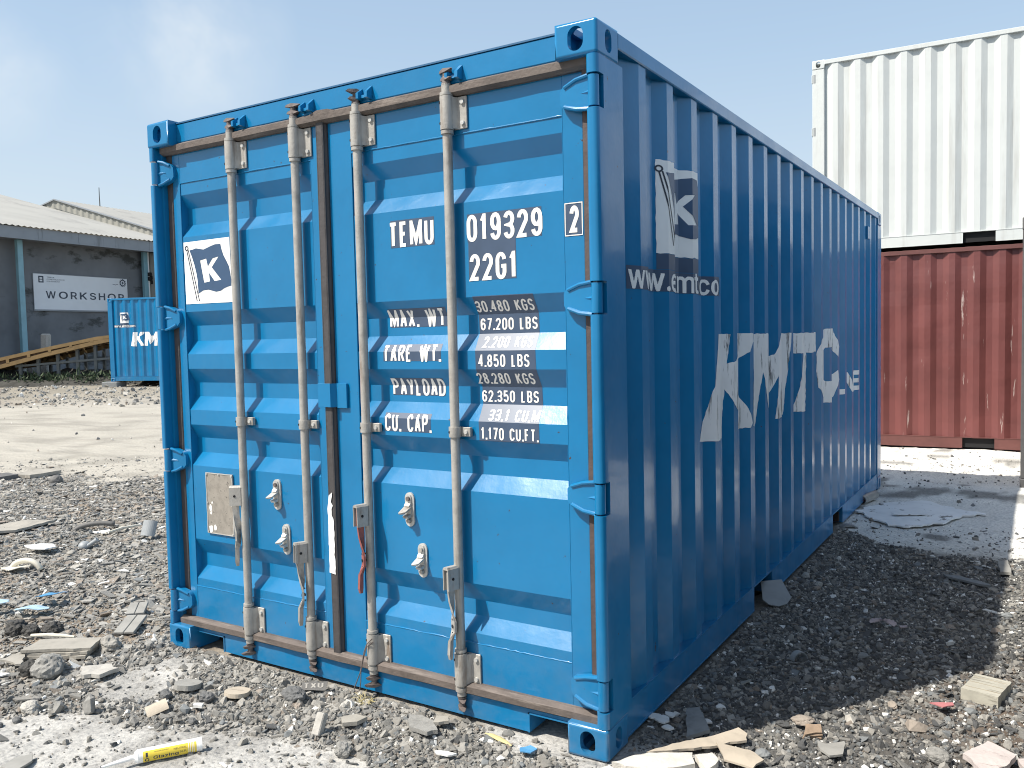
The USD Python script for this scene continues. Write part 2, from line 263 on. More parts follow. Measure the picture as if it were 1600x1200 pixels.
# ------------------------------------------------------------------ stroke lettering (narrow gothic) and text outlines
def _arc(cx, cy, rx, ry, a0, a1, n=14):
    t = np.radians(np.linspace(a0, a1, n)); return [(cx + rx * math.cos(a), cy + ry * math.sin(a)) for a in t]
_O = _arc(.5, .72, .5, .28, 0, 180) + _arc(.5, .28, .5, .28, 180, 360); _O = _O + [_O[0]]
GLYPH = {
    '0': [_O], 'O': [_O], '1': [[(.1, .78), (.62, 1), (.62, 0)]],
    '2': [_arc(.5, .73, .5, .27, 175, -25) + [(0, 0), (1, 0)]],
    '3': [_arc(.5, .75, .5, .25, 165, -90) + _arc(.5, .25, .5, .25, 90, -165)],
    '4': [[(.72, 0), (.72, 1), (0, .28), (1.05, .28)]],
    '5': [[(.92, 1), (.1, 1), (.05, .55)] + _arc(.5, .32, .5, .32, 135, -160)],
    '6': [_arc(.5, .3, .5, .3, 180, -180), [(0, .3), (0, .72)] + _arc(.5, .72, .5, .28, 180, 15)],
    '7': [[(0, 1), (1, 1), (.35, 0)]],
    '8': [_arc(.5, .76, .44, .24, -90, 270), _arc(.5, .26, .5, .26, -90, 270)],
    '9': [_arc(.5, .7, .5, .3, 0, 360), [(1, .7), (1, .28)] + _arc(.5, .28, .5, .28, 0, -165)],
    'A': [[(0, 0), (.5, 1.02), (1, 0)], [(.2, .3), (.8, .3)]],
    'B': [[(0, 0), (0, 1), (.55, 1)] + _arc(.55, .77, .4, .23, 90, -90) + [(.1, .54)], [(.55, .54)] + _arc(.55, .27, .45, .27, 90, -90) + [(0, 0)]],
    'C': [_arc(.5, .72, .5, .28, 10, 180) + _arc(.5, .28, .5, .28, 180, 350)],
    'D': [[(0, 0), (0, 1), (.45, 1)] + _arc(.45, .72, .55, .28, 90, 0) + _arc(.45, .28, .55, .28, 0, -90) + [(0, 0)]],
    'E': [[(.9, 1), (0, 1), (0, 0), (.9, 0)], [(0, .52), (.75, .52)]], 'F': [[(.9, 1), (0, 1), (0, 0)], [(0, .52), (.75, .52)]],
    'G': [_arc(.5, .72, .5, .28, 10, 180) + _arc(.5, .28, .5, .28, 180, 360) + [(1, .48), (.55, .48)]],
    'K': [[(0, 0), (0, 1)], [(1, 1), (.02, .4)], [(.3, .58), (1, 0)]], 'L': [[(0, 1), (0, 0), (.9, 0)]],
    'M': [[(0, 0), (0, 1), (.5, .15), (1, 1), (1, 0)]], 'P': [[(0, 0), (0, 1), (.55, 1)] + _arc(.55, .75, .45, .25, 90, -90) + [(0, .5)]],
    'R': [[(0, 0), (0, 1), (.55, 1)] + _arc(.55, .75, .45, .25, 90, -90) + [(0, .5)], [(.5, .5), (1, 0)]],
    'S': [_arc(.5, .75, .5, .25, 15, 270) + _arc(.5, .25, .5, .25, 90, -165)], 'T': [[(0, 1), (1, 1)], [(.5, 1), (.5, 0)]],
    'U': [[(0, 1), (0, .28)] + _arc(.5, .28, .5, .28, 180, 360) + [(1, 1)]], 'W': [[(0, 1), (.25, 0), (.5, .95), (.75, 0), (1, 1)]],
    'X': [[(0, 0), (1, 1)], [(0, 1), (1, 0)]], 'Y': [[(0, 1), (.5, .45), (1, 1)], [(.5, .45), (.5, 0)]], '.': None}
GW = {'M': 1.35, 'W': 1.5, '1': .75, '.': .28, ' ': .7, 'E': .9, 'F': .88, 'L': .86}
def letters(text, x0, x1, z0, z1, stroke=0.15, gap=0.24):
    """Narrow stroke lettering as a polygon filling [x0, x1] x [z0, z1]."""
    H = z1 - z0; s = stroke * H; w0 = 0.42 * H; x = 0.0; shapes = []
    for ch in text:
        w = w0 * GW.get(ch, 1.0)
        if ch == '.': shapes.append(sbox(x, 0, x + s * 1.1, s * 1.1))
        elif ch != ' ':
            for line in GLYPH[ch]:
                pts = [(x + s / 2 + px * (w - s), s / 2 + py * (H - s)) for px, py in line]
                shapes.append(LineString(pts).buffer(s / 2, cap_style=2, join_style=2, mitre_limit=2.5).intersection(sbox(x - s, 0, x + w + s, H)))
        x += w + gap * w0
    u = unary_union(shapes); a, b, c, d = u.bounds
    u = affinity.scale(u, (x1 - x0) / (c - a), H / (d - b), origin=(a, b)); return affinity.translate(u, x0 - a, z0 - b)
def font_outline(text, x0, x1, z0, z1, bold=True):
    t = meshkit.text_mesh(text, 1.0, 0.1, bold=bold)
    v, f = np.array(t.vertices), np.array(t.faces); top = np.all(v[f][:, :, 2] > .09, axis=1)
    u = unary_union([Polygon(v[k][:, :2]).buffer(1e-4) for k in f[top]]).simplify(0.004); a, b, c, d = u.bounds
    u = affinity.scale(u, (x1 - x0) / (c - a), (z1 - z0) / (d - b), origin=(a, b)); return affinity.translate(u, x0 - a, z0 - b)
def triangulate(poly):
    vs, fs, n = [], [], 0
    for g in getattr(poly, 'geoms', [poly]):
        if g.geom_type != 'Polygon' or g.area < 1e-8: continue
        v, f = trimesh.creation.triangulate_polygon(g, engine='earcut'); vs.append(v); fs.append(np.asarray(f) + n); n += len(v)
    return (np.vstack(vs), np.vstack(fs)) if vs else None
def drape(poly, breaks, height, axis, place):
    """Cuts the flat shape at the folds of the sheet and lays each piece on its face. axis 0/1: which coordinate folds run across."""
    a, b, c, d = poly.bounds; ks = [k for k in breaks if (a, b)[axis] < k < (c, d)[axis]]
    ks = [(a, b)[axis] - .01] + sorted(ks) + [(c, d)[axis] + .01]; ms = []
    for lo, hi in zip(ks[:-1], ks[1:]):
        if hi - lo < 1e-6: continue
        band = sbox(lo, -50, hi, 50) if axis == 0 else sbox(-50, lo, 50, hi)
        t = triangulate(poly.intersection(band))
        if t is None: continue
        v, f = t; ms.append(trimesh.Trimesh(place(v, height(v[:, axis])), f, process=False))
    return trimesh.util.concatenate(ms)

# ------------------------------------------------------------------ the blue container (door end faces -y)
W, D, H = 2.438, 6.058, 2.591
YD, DEEP = 0.065, 0.042
REC = [(2.241, 2.179, 2.098, 2.037), (1.674, 1.606, 1.531, 1.467), (1.395, 1.326, 1.258, 1.193), (1.12, 1.052, .98, .917), (.549, .473, .41, .351)]
_pz, _py = [2.30], [YD + .003]
for a, b, c, d in REC: _pz += [a, b, c, d]; _py += [YD + .003, YD + DEEP, YD + DEEP, YD + .003]
_pz.append(.31); _py.append(YD + .003)
PZ, PY = np.array(_pz[::-1]), np.array(_py[::-1])
door_y = lambda z: np.interp(z, PZ, PY)
XO, XI = W - .012, W - .050
E0, PITCH_Y = .4475, .2846
_sy, _sx = [.215, .232, E0 - .068], [XI, XI, XO]
for k in range(20):
    e = E0 + PITCH_Y * k
    if e > 5.80: break
    _sy += [e, e + .072]; _sx += [XO, XI]
    if e + .2166 < 5.80: _sy += [e + .1446, e + .2166]; _sx += [XI, XO]
_sy.append(D - .2); _sx.append(_sx[-1])
SY, SX = np.array(_sy), np.array(_sx)
side_x = lambda y: np.interp(y, SY, SX)

def slot(w, h, n=10):
    r = w / 2; c = m3.CrossSection.circle(r, 24); return m3.CrossSection.batch_hull([c.translate((0, h / 2 - r)), c.translate((0, -(h / 2 - r)))])
_cast = {}
def casting_mesh(L=.162, P=.178, Hh=.118, r=.012, rot=0):
    """A corner fitting, its outer corner at the origin: x to +L, y to +P, z to +Hh; holes in the faces x=0, y=0 and z=Hh... """
    key = (L, P, Hh)
    if key not in _cast:
        pts = [[x, y, z] for x in (r, L - .002) for y in (r, P - .002) for z in (.003, Hh - r)]
        s = m3.Manifold.sphere(r, 20)
        body = m3.Manifold.batch_hull([s.translate((x, y, z)) for x in (r, L - r) for y in (r, P - r) for z in (r, Hh - r)] +
                                      [m3.Manifold.cube((.004, .004, .004)).translate((L - .004, P - .004, z)) for z in (0, Hh - .004)] +
                                      [m3.Manifold.cube((.004, .004, .004)).translate((L - .004, .004, z)) for z in (0, Hh - .004)] + [m3.Manifold.cube((.004, .004, .004)).translate((.004, P - .004, z)) for z in (0, Hh - .004)])
        cav = m3.Manifold.cube((L - .05, P - .05, Hh - .05)).translate((.025, .025, .025))
        fy = m3.Manifold.extrude(slot(.060, .083), .06).rotate((90, 0, 0)).translate((L * .5, .04, Hh * .5))
        fx = m3.Manifold.extrude(slot(.052, .079), .06).rotate((90, 0, 0)).rotate((0, 0, 90)).translate((.03 - .04 + .03, P * .52, Hh * .5))
        fx = m3.Manifold.extrude(slot(.052, .079), .08).rotate((90, 0, 90)).translate((-.04, P * .52, Hh * .5))
        fz = m3.Manifold.extrude(slot(.064, .124), .06).translate((L * .5, P * .5, Hh - .04))
        _cast[key] = tm(body - cav - fy - fx - fz)
    return _cast[key].copy()
def casting_at(x, y, z, sx, sy, sz):
    """sx, sy, sz: +1 when the fitting extends to + from its outer corner (sz = -1 for a top fitting hanging down: hole on top)."""
    m = casting_mesh(); S = np.diag([sx, sy, 1.0, 1.0]); m.apply_transform(S)
    if sz > 0:   # bottom fitting: hole underneath
        F = np.diag([1, 1, -1.0, 1.0]); m.apply_transform(F); m.apply_translation([0, 0, .118]); m.apply_translation([x, y, z])
        if sx * sy > 0: m.invert()
    else:
        m.apply_translation([x, y, z - .118])
        if sx * sy < 0: m.invert()
    return m

box_ = thing('shipping_container', 'large glossy blue shipping container with two closed doors and KMTC on its long side', 'shipping container')
B = M['blue']
for (x, sx) in ((0, 1), (W, -1)):
    for (y, sy) in ((0, 1), (D, -1)):
        for (z, sz) in ((0, 1), (H, -1)):
            obj('corner_casting', casting_at(x, y, z, sx, sy, sz), B, box_, smooth=35)
# door-end posts, cut away at the hinges
HZ = [2.352, 1.646, .942, .235]
def rear_post(flip):
    r = .019
    c = m3.CrossSection.circle(r, 20); w_ = .038 if flip else .047; q = m3.CrossSection.circle(.008, 12) if flip else c; rq = .008 if flip else r
    bar = m3.CrossSection.batch_hull([c.translate((W - .001 - r, .001 + r)), q.translate((W - .001 - w_ + rq, .001 + rq)), m3.CrossSection.square((w_, .01)).translate((W - .001 - w_, .06))])
    side = m3.CrossSection.square((.05, .17)).translate((W - .0535, .045))
    chan = m3.CrossSection.square((.04, .05)).translate((W - .09, .085))
    m = m3.Manifold.extrude(bar + side + chan, H - .236).translate((0, 0, .118))
    for z in HZ:
        m -= m3.Manifold.cube((.2, .062, .116)).translate((W - .095, -.01, z - .058))
    m = tm(m)
    if flip:
        m.vertices[:, 0] = W - m.vertices[:, 0]; m.invert()
    return m
obj('corner_post', rear_post(False), B, box_, smooth=35); obj('corner_post', rear_post(True), B, box_, smooth=35)
for x0, x1 in ((.001, .06), (W - .06, W - .001)):
    obj('corner_post', bx(x0, x1, D - .2, D - .001, .118, H - .118, .006), B, box_)
# header, sill
obj('header', [bx(.160, W - .160, .050, .12, 2.487, 2.577, .004), bx(.1, W - .1, .12, .2, 2.45, 2.57)], B, box_)
obj('roof_edge', bx(.162, W - .162, .047, .13, 2.5775, 2.584), M['blue_dark'], box_)
for i, xk in enumerate((.615, 1.042, 1.368, 1.815)):
    k = [hull([(xk - .028 + dx, y, z) for dx in (0, .012) for y, z in ((.049, 2.495), (.020, 2.500), (.020, 2.522), (.049, 2.543))]),
         hull([(xk + .022 + dx, y, z) for dx in (0, .014) for y, z in ((.049, 2.492), (.014, 2.497), (.016, 2.520), (.049, 2.548))]),
         hull([(xk + dx, y, z) for dx in (-.022, .028) for y, z in ((.049, 2.500), (.032, 2.502), (.034, 2.514), (.049, 2.520))])]
    obj('cam_keeper', k, B, box_)
sill_poly = sbox(.160, .0, W - .160, .105).difference(sbox(.1, -.1, .357, .088)).difference(sbox(2.085, -.1, 2.4, .088)).difference(sbox(0, -1, 3, .015))
sillm = [extr(sill_poly, .012, 'xz', .050), bx(.16, W - .16, .0535, .20, .092, .105)]
for x in (.357, 2.085): sillm.append(bx(x - .003, x + .003, .046, .30, .015, .0915))
for x0, x1 in ((.16, .36), (2.082, W - .16)): sillm.append(bx(x0, x1, .046, .30, .0855, .0915))
obj('sill', sillm, B, box_)
obj('floor_frame', [bx(.06, W - .06, .30, D - .2, .10, .145), bx(.17, W - .17, .35, .4, .02, .1)] + [bx(.03, W - .03, y, y + .05, .03, .1) for y in np.arange(.6, 5.8, .4)], M['rustfloor'], box_)
# doors
def door(xa, xb, pa, pb, name_label):
    fr = [bx(xa, pa, YD, YD + .05, .15, 2.44, .002), bx(pb, xb, YD, YD + .05, .15, 2.44, .002), bx(pa, pb, YD + .0005, YD + .05, 2.30, 2.44), bx(pa, pb, YD + .0005, YD + .05, .15, .31)]
    d = obj('door', fr, B, box_, label=name_label)
    v = np.array([[x, y, z] for z, y in zip(PZ, PY) for x in (pa, pb)]); n = len(PZ)
    f = []
    for i in range(n - 1): f += [[2 * i, 2 * i + 1, 2 * i + 3], [2 * i, 2 * i + 3, 2 * i + 2]]
    obj('door_panel', (v, f), B, d)
    # weld beads round the panel: slightly lumpy runs
    def bead(p0, p1, r=.0035):
        n_ = max(6, int(np.linalg.norm(np.subtract(p1, p0)) / .02)); t = np.linspace(0, 1, n_)[:, None]
        p = np.array(p0) * (1 - t) + np.array(p1) * t; w = meshkit.noise(p * 45, 3)
        return tube(p + np.c_[w * 0, w * 0, (w - .5) * .003], r * (.6 + .7 * w), 6)
    obj('weld_seam', [bead((pa, YD + .002, 2.299), (pb, YD + .002, 2.299)), bead((pa, YD + .002, .3105), (pb, YD + .002, .3105)),
                      bead((pa, YD + .001, 2.42), (pa, YD + .001, .2), .0022), bead((pb, YD + .001, 2.42), (pb, YD + .001, .2), .0022)], B, d, smooth=True)
    return d
doorL = door(.098, 1.086, .150, 1.030, None)
doorR = door(1.136, 2.348, 1.264, 2.266, None)
# seals round the doors
def seal(p0, p1, w, dpt, seed, axis):
    """A lumpy hexagonal rubber strip from p0 to p1."""
    n_ = int(np.linalg.norm(np.subtract(p1, p0)) / .03) + 2; t = np.linspace(0, 1, n_)[:, None]
    c = np.array(p0) * (1 - t) + np.array(p1) * t
    prof = np.array([(-.5, 1), (-.5, .45), (-.28, 0), (.28, 0), (.5, .45), (.5, 1)])
    vs = []
    for i, q in enumerate(c):
        w_ = w * (1 + .12 * (meshkit.fbm(np.array([q * 9]), 3, seed)[0] - .5)); o = .006 * (meshkit.fbm(np.array([q * 7]), 3, seed + 5)[0] - .5)
        for a, b in prof:
            y = q[1] + b * dpt + o * (b < 1)
            vs.append([q[0] + (a * w_ if axis == 2 else 0), y, q[2] + (a * w_ if axis == 0 else 0)])
    k = len(prof); f = []
    for i in range(n_ - 1):
        for j in range(k - 1):
            a, b = i * k + j, i * k + j + 1; f += [[a, b, b + k], [a, b + k, a + k]]
    for base in (0, (n_ - 1) * k):
        for j in range(1, k - 1): f.append([base, base + j, base + j + 1] if base == 0 else [base, base + j + 1, base + j])
    m = trimesh.Trimesh(vs, f, process=False); return m
obj('door_seal', [seal((.055, .030, 2.462), (2.385, .030, 2.462), .047, .045, 1, 0), hull([(x, y, z) for x, z in ((1.06, 2.478), (1.11, 2.492), (1.17, 2.489), (1.21, 2.478), (1.21, 2.45), (1.06, 2.45)) for y in (.031, .06)])], M['seal'], box_)
obj('door_seal', seal((.055, .030, .130), (2.385, .030, .130), .046, .045, 2, 0), M['seal'], box_)
obj('door_seal', seal((2.367, .048, .15), (2.367, .048, 2.45), .040, .04, 3, 2), M['seal_brown'], box_)
obj('door_seal', seal((.072, .066, .15), (.072, .066, 2.45), .056, .03, 4, 2), M['seal_dark'], box_)
cs = obj('door_seal', [seal((1.111, .040, .11), (1.111, .040, 2.46), .050, .04, 6, 2), tube([(1.095, .045, z) for z in np.linspace(.12, 2.45, 40)], .006, 6), tube([(1.126, .045, z) for z in np.linspace(.12, 2.45, 40)], .006, 6)], M['seal_dark'], box_)
rg = np.random.default_rng(3)
tl = [(1.087 + .003 * rg.random(), z) for z in np.linspace(.505, .80, 22)]; tr = [(1.117 + .007 * rg.random() - (.012 if z > .74 else 0) * rg.random(), z) for z in np.linspace(.86, .50, 26)]
tp = Polygon(tl + [(1.097, .845)] + tr)
obj('torn_tape', extr(tp, .0012, 'xz', .0362), M['white_vinyl'], cs, label='torn strip of white tape on the seal')
obj('door_stop_plate', [bx(1.062, 1.135, .028, .034, 1.232, 1.334, .001), hull([(1.135, .028, z) for z in (1.232, 1.334)] + [(1.150, .052, z) for z in (1.232, 1.334)] + [(1.135, .034, z) for z in (1.232, 1.334)] + [(1.150, .058, z) for z in (1.232, 1.334)]),
                        bx(1.150, 1.206, .052, .0645, 1.228, 1.334, .001)], B, box_)
# hinges
def hinge(parent, z, right):
    if right: kx, tx, s = 2.413, 2.270, 1
    else: kx, tx, s = .028, .130, -1
    kz, tz = .062, .040
    plate = hull([(kx, y, z + q) for q in (-kz, kz) for y in (.026, .050)] + [((kx + tx) / 2, y, z + q) for q in (-.055, .055) for y in (.030, .056)] + [(tx + s * .015, y, z + q) for q in (-tz, tz) for y in (.042, .066)] + [(tx, y, z + q) for q in (-tz * .55, tz * .55) for y in (.046, .066)])
    ribs = [tube([(kx - s * .02, .025, z + q * .057), ((kx + tx) / 2, .029, z + q * .050), (tx + s * .02, .041, z + q * .033)], .0075, 8) for q in (-1, 1)]
    vee = hull([(kx - s * .02, .030, z - .012), (kx - s * .02, .030, z + .012), (kx - s * .02, .021, z), (kx - s * .065, .031, z), (kx - s * .06, .032, z - .003)])
    kn = cyl((kx, .022, z - .052), (kx, .022, z + .052), .0195, n=20)
    h = obj('hinge', [plate, vee, kn] + ribs, B, parent, smooth=40)
    return h
for z in HZ: hinge(doorR, z, True); hinge(doorL, z, False)
# lock rods
RX = [.558, .966, 1.325, 1.783]
RY = .036
PIV = [.803, .585, .785, .580]
for i, x in enumerate(RX):
    rod = obj('lock_rod', [cyl((x, RY, .10), (x, RY, 2.485), .0185, n=20), cyl((x, RY, .135), (x, RY, .12), .0245, n=20), cyl((x, RY, 2.44), (x, RY, 2.452), .0255, n=20), cyl((x, RY, 2.296), (x, RY, 2.31), .0245, n=20), cyl((x, RY, .278), (x, RY, .29), .024, n=20)], M['zinc'], box_, smooth=40)
    for top in (1, 0):
        ang = [-.12, .1, 1.1, -.35][i] if top else [.9, -.5, .7, -.8][i]
        z0 = 2.485 if top else .10; s = 1 if top else -1
        parts = [cyl((0, 0, -.004), (0, 0, s * .014), .019, .015, 14), cyl((0, 0, s * .012), (0, 0, s * .05), .0125, n=12)]
        for zz, w in ((.018, .034), (.048, .042)):
            parts.append(hull([(px, py, s * (zz + pz)) for px, py, pz in ((-w, -.004, .0), (-w, .004, .0), (-.012, -.015, -.006), (-.012, .015, -.006), (.016, -.015, -.006), (.016, .015, -.006), (w * .9, -.004, .003), (w * .9, .004, .003), (-w * .8, -.006, .008), (w * .7, .006, .009), (0, .014, .010), (0, -.014, .010))]))
        obj('cam', [T(p, (x, RY, z0), rz=ang) for p in parts], M['rust'] if not top else M['rust'], rod, smooth=30)
    for z0, z1 in ((2.312, 2.438), (.145, .272)):
        sh = [cyl((x, RY, z0), (x, RY, z1), .0265, n=24), bx(x - .026, x + .026, RY, YD - .0005, z0 + .004, z1 - .004), bx(x + .015, x + .078, YD - .0085, YD - .0006, z0 + .002, z1 - .002, .002),
              hull([(x + .02, y, z) for y in (RY - .010, RY + .02) for z in (z0 + .004, z1 - .004)] + [(x + .038, y, z) for y in (YD - .009, YD - .001) for z in (z0 + .004, z1 - .004)])]
        br = obj('rod_bracket', sh, M['zinc'], rod, smooth=35)
        for zz in (z0 + .024, z1 - .024):
            obj('bolt', [cyl((x + .060, YD - .0085, zz), (x + .060, YD - .0165, zz), .0095, .0085, 12)], M['zinc_light'], rod, smooth=40)
            obj('rivet_hole', cyl((x - .016, RY - .0205, zz), (x - .0163, RY - .0222, zz), .0052, n=10), M['hole'], rod)
    obj('rod_guide', [cyl((x, RY, 1.132), (x, RY, 1.172), .0245, n=20), bx(x + .012, x + .064, YD - .018, YD - .0006, 1.134, 1.170, .002), bx(x - .024, x + .02, RY, YD - .001, 1.135, 1.169)], M['zinc'], rod, smooth=35)
    obj('bolt', cyl((x + .045, YD - .018, 1.152), (x + .045, YD - .025, 1.152), .009, .008, 12), M['zinc_light'], rod, smooth=40)
    obj('rivet_hole', cyl((x - .012, RY - .0205, 1.152), (x - .0122, RY - .0222, 1.152), .005, n=10), M['hole'], rod)
    # handle: U bracket on the rod, flat bar hanging from it
    zp = PIV[i]; sgn = -1 if i in (0,) else 1
    dirx, diry = [(-.82, -.57), (-.45, -.89), (-.30, -.95), (-.28, -.96)][i]
    a = math.atan2(diry, dirx)
    hub = [bx(.010, .066, -.017, -.013, -.045, .04), bx(.010, .066, .013, .017, -.045, .04), hull([(px, py, pz) for px in (.010, .066) for py, pz in ((-.017, .036), (.017, .036), (-.010, .047), (.010, .047))])]
    hub.append(bx(.008, .014, -.017, .017, -.045, .04))
    obj('handle_hub', [T(h, (x, RY, zp), rz=a) for h in hub], M['zinc'], rod)
    obj('rivet_hole', T(cyl((.042, .0165, 0), (.042, .0185, 0), .006, n=10), (x, RY, zp), rz=a), M['hole'], rod)
    def bar(sections):
        vs = []
        for (cx, cy, cz, w, t, ang) in sections:
            ca, sa = math.cos(ang), math.sin(ang)
            for px, py in ((-w, -t), (w, -t), (w, t), (-w, t)): vs.append([cx + px * ca - py * sa, cy + px * sa + py * ca, cz])
        n_ = len(sections); f = []
        for k in range(n_ - 1):
            for j in range(4):
                b, c = k * 4 + j, k * 4 + (j + 1) % 4; f += [[b, c, c + 4], [b, c + 4, b + 4]]
        f += [[0, 2, 1], [0, 3, 2], [4 * n_ - 4, 4 * n_ - 3, 4 * n_ - 2], [4 * n_ - 4, 4 * n_ - 2, 4 * n_ - 1]]
        m = trimesh.Trimesh(vs, f, process=False)
        if m.volume < 0: m.invert()
        return m
    L = [.335, .33, .33, .325][i]
    blade = bar([(.042, 0, .03, .016, .004, 0), (.042, 0, -.045, .016, .004, 0), (.040, 0, -.09, .014, .004, .2), (.036, .002, -.13, .017, .004, .75), (.034, .004, -.17, .020, .0045, 1.25), (.034, .004, -.21, .019, .0045, 1.25), (.040, -.002, -.235, .012, .005, .6), (.044, -.006, -.25, .010, .006, .25), (.046, -.008, -L + .02, .0095, .007, .1), (.045, -.008, -L, .006, .005, .1)])
    hd = obj('handle', T(blade, (x, RY, zp), rz=a), M['redoxide'] if i == 2 else M['zinc'], rod, label='red oxide painted handle' if i == 2 else None)
    obj('rivet_hole', [T(cyl((.034 + .0075 * o, .0037, -.19 + dz), (.034 + .0085 * o, .0035, -.19 + dz), r_, n=10), (x, RY, zp), rz=a) for dz, r_ in ((0, .0075), (.028, .004), (-.026, .004)) for o in (-1, 1)], M['hole'], rod)
# handle catches
for i, (dr, x, z, mt) in enumerate(((doorL, .75, .818, 'zinc_light'), (doorL, .80, .615, 'zinc_light'), (doorR, 1.525, .818, 'zinc'), (doorR, 1.585, .613, 'zinc_light'))):
    st = LineString([(x, z - .048), (x, z + .048)]).buffer(.0225, 12)
    ct = obj('handle_catch', [extr(st, .007, 'xz', YD - .0045), extr(LineString([(x - .003, z - .020), (x - .003, z + .050)]).buffer(.015, 10), .006, 'xz', YD - .011)], M['zinc_light'], dr, smooth=35)
    tng = [hull([(x - .003 + px, YD + py, z + pz) for px, py, pz in ((-.014, -.010, .03), (.014, -.010, .03), (-.016, -.012, .012), (.016, -.012, .012), (-.013, -.022, .016), (.013, -.022, .016))]),
           hull([(x - .003 + px, YD + py, z + pz) for px, py, pz in ((-.017, -.012, .014), (.017, -.012, .014), (-.019, -.050, -.006), (.015, -.046, -.002), (-.012, -.060, -.008), (.006, -.058, -.004), (-.016, -.012, .004), (.016, -.012, .004), (-.014, -.052, -.014), (.010, -.050, -.012))]),
           hull([(x - .002 + px, YD + py, z + pz) for px, py, pz in ((-.014, -.006, -.016), (.014, -.006, -.016), (-.013, -.034, -.024), (.012, -.032, -.024), (-.012, -.028, -.034), (.012, -.026, -.034), (-.014, -.006, -.03), (.014, -.006, -.03))])]
    obj('catch_tongue', tng, M[mt], ct, smooth=35)
    for dz in (.046, -.046): obj('bolt', cyl((x, YD - .004, z + dz), (x, YD - .019, z + dz), .0105, .009, 10), M['rust'] if dz > 0 and i % 2 == 0 else M['zinc'], ct, smooth=40)
# data plate
dp = obj('data_plate', [bx(.257, .447, YD - .0035, YD + .0028, .590, .888, .001)], M['plate'], doorL, label='worn metal data plate')
obj('plate_rim', [bx(.2555, .4485, YD - .0055, YD - .0036, z, z + .004) for z in (.5895, .8845)] + [bx(x, x + .004, YD - .0056, YD - .0036, .5940, .8842) for x in (.2555, .4445)], M['zinc_light'], dp)
for x, z in ((.263, .88), (.351, .883), (.441, .88), (.263, .74), (.441, .74), (.263, .598), (.441, .598)):
    obj('rivet', cyl((x, YD - .0055, z), (x, YD - .0085, z), .0045, n=8), M['zinc_light'], dp)
rg = np.random.default_rng(11)
def blob(x, z, rx, rz_, n=12, j=.35):
    t = np.linspace(0, 2 * np.pi, n, endpoint=False); k = 1 + j * (rg.random(n) - .5); return Polygon(np.c_[x + rx * k * np.cos(t), z + rz_ * k * np.sin(t)])
obj('paint_fleck', extr(unary_union([blob(.281, .612, .014, .018), blob(.312, .620, .010, .014), blob(.283, .715, .010, .016), blob(.295, .742, .005, .006), blob(.285, .690, .006, .008)]), .0006, 'xz', YD - .0042), M['white_vinyl'], dp)
# stickers and lettering on the doors
def on_door(v, y, off): return np.c_[v[:, 0], y - off, v[:, 1]]
def door_mark(name, poly, m, parent, off, label=None):
    return obj(name, drape(poly, PZ, door_y, 1, lambda v, h: on_door(v, h, off)), m, parent, label=label)
st = door_mark('sticker', Polygon([(.157, 2.012), (.488, 2.014), (.494, 1.710), (.159, 1.712)]), M['white_vinyl'], doorL, .0012, 'white sticker with a dark blue K flag')
from_px = lambda pts: np.array(pts, float)
def flag_polys():
    """K flag in unit square coordinates of the sticker (0..1 left to right, 0..1 bottom to top)."""
    sc = lambda p: [((x - 345) / 310.0, (700 - y) / 385.0 - .02) for x, y in p]
    flag = Polygon(sc([(385, 360), (405, 358), (430, 352), (455, 358), (482, 364), (530, 348), (560, 340), (595, 342), (600, 370), (612, 410), (632, 450), (645, 480), (652, 520), (656, 560), (655, 596), (635, 600), (610, 608), (585, 622), (555, 626), (530, 618), (505, 610), (470, 612), (435, 630), (434, 560), (428, 510), (415, 450), (400, 400)]))
    k = Polygon(sc([(455, 428), (497, 420), (506, 468), (540, 422), (580, 415), (532, 476), (592, 556), (548, 561), (512, 508), (516, 561), (477, 566)]))
    pole = unary_union([LineString(sc([(366, 356), (424, 676)])).buffer(.008, cap_style=2), LineString(sc([(376, 356), (440, 676)])).buffer(.008, cap_style=2), Point(sc([(366, 346)])[0]).buffer(.04).difference(Point(sc([(366, 346)])[0]).buffer(.022))])
    return flag.difference(k), pole
FLAG, POLE = flag_polys()
def fit_unit(poly, x0, x1, z0, z1): return affinity.translate(affinity.scale(poly, x1 - x0, z1 - z0, origin=(0, 0)), x0, z0)
door_mark('flag_print', fit_unit(FLAG, .157, .490, 1.711, 2.013), M['navy_vinyl'], st, .0022, 'dark blue waving flag with a white K')
door_mark('flag_pole_print', fit_unit(POLE, .157, .490, 1.711, 2.013), M['ink'], st, .0022)
rag = lambda poly, a=.0018, seed=0: poly
ghost = [('patch', sbox(1.462, 1.889, 1.684, 1.999)), ('patch', unary_union([sbox(1.843, 1.884, 2.172, 1.990), sbox(1.846, 1.736, 2.060, 1.885)])), ('patch', Polygon([(1.858, 1.676), (2.128, 1.676), (2.145, 1.118), (1.876, 1.118)])),
         ('patch', sbox(1.418, 1.566, 1.712, 1.642)), ('patch', sbox(1.404, 1.428, 1.700, 1.496)), ('patch', sbox(1.42, 1.286, 1.69, 1.358)), ('patch', sbox(1.40, 1.138, 1.64, 1.214))]
for n_, p_ in ghost: door_mark('dark_patch', p_, M['slate_patch'], doorR, .0007)
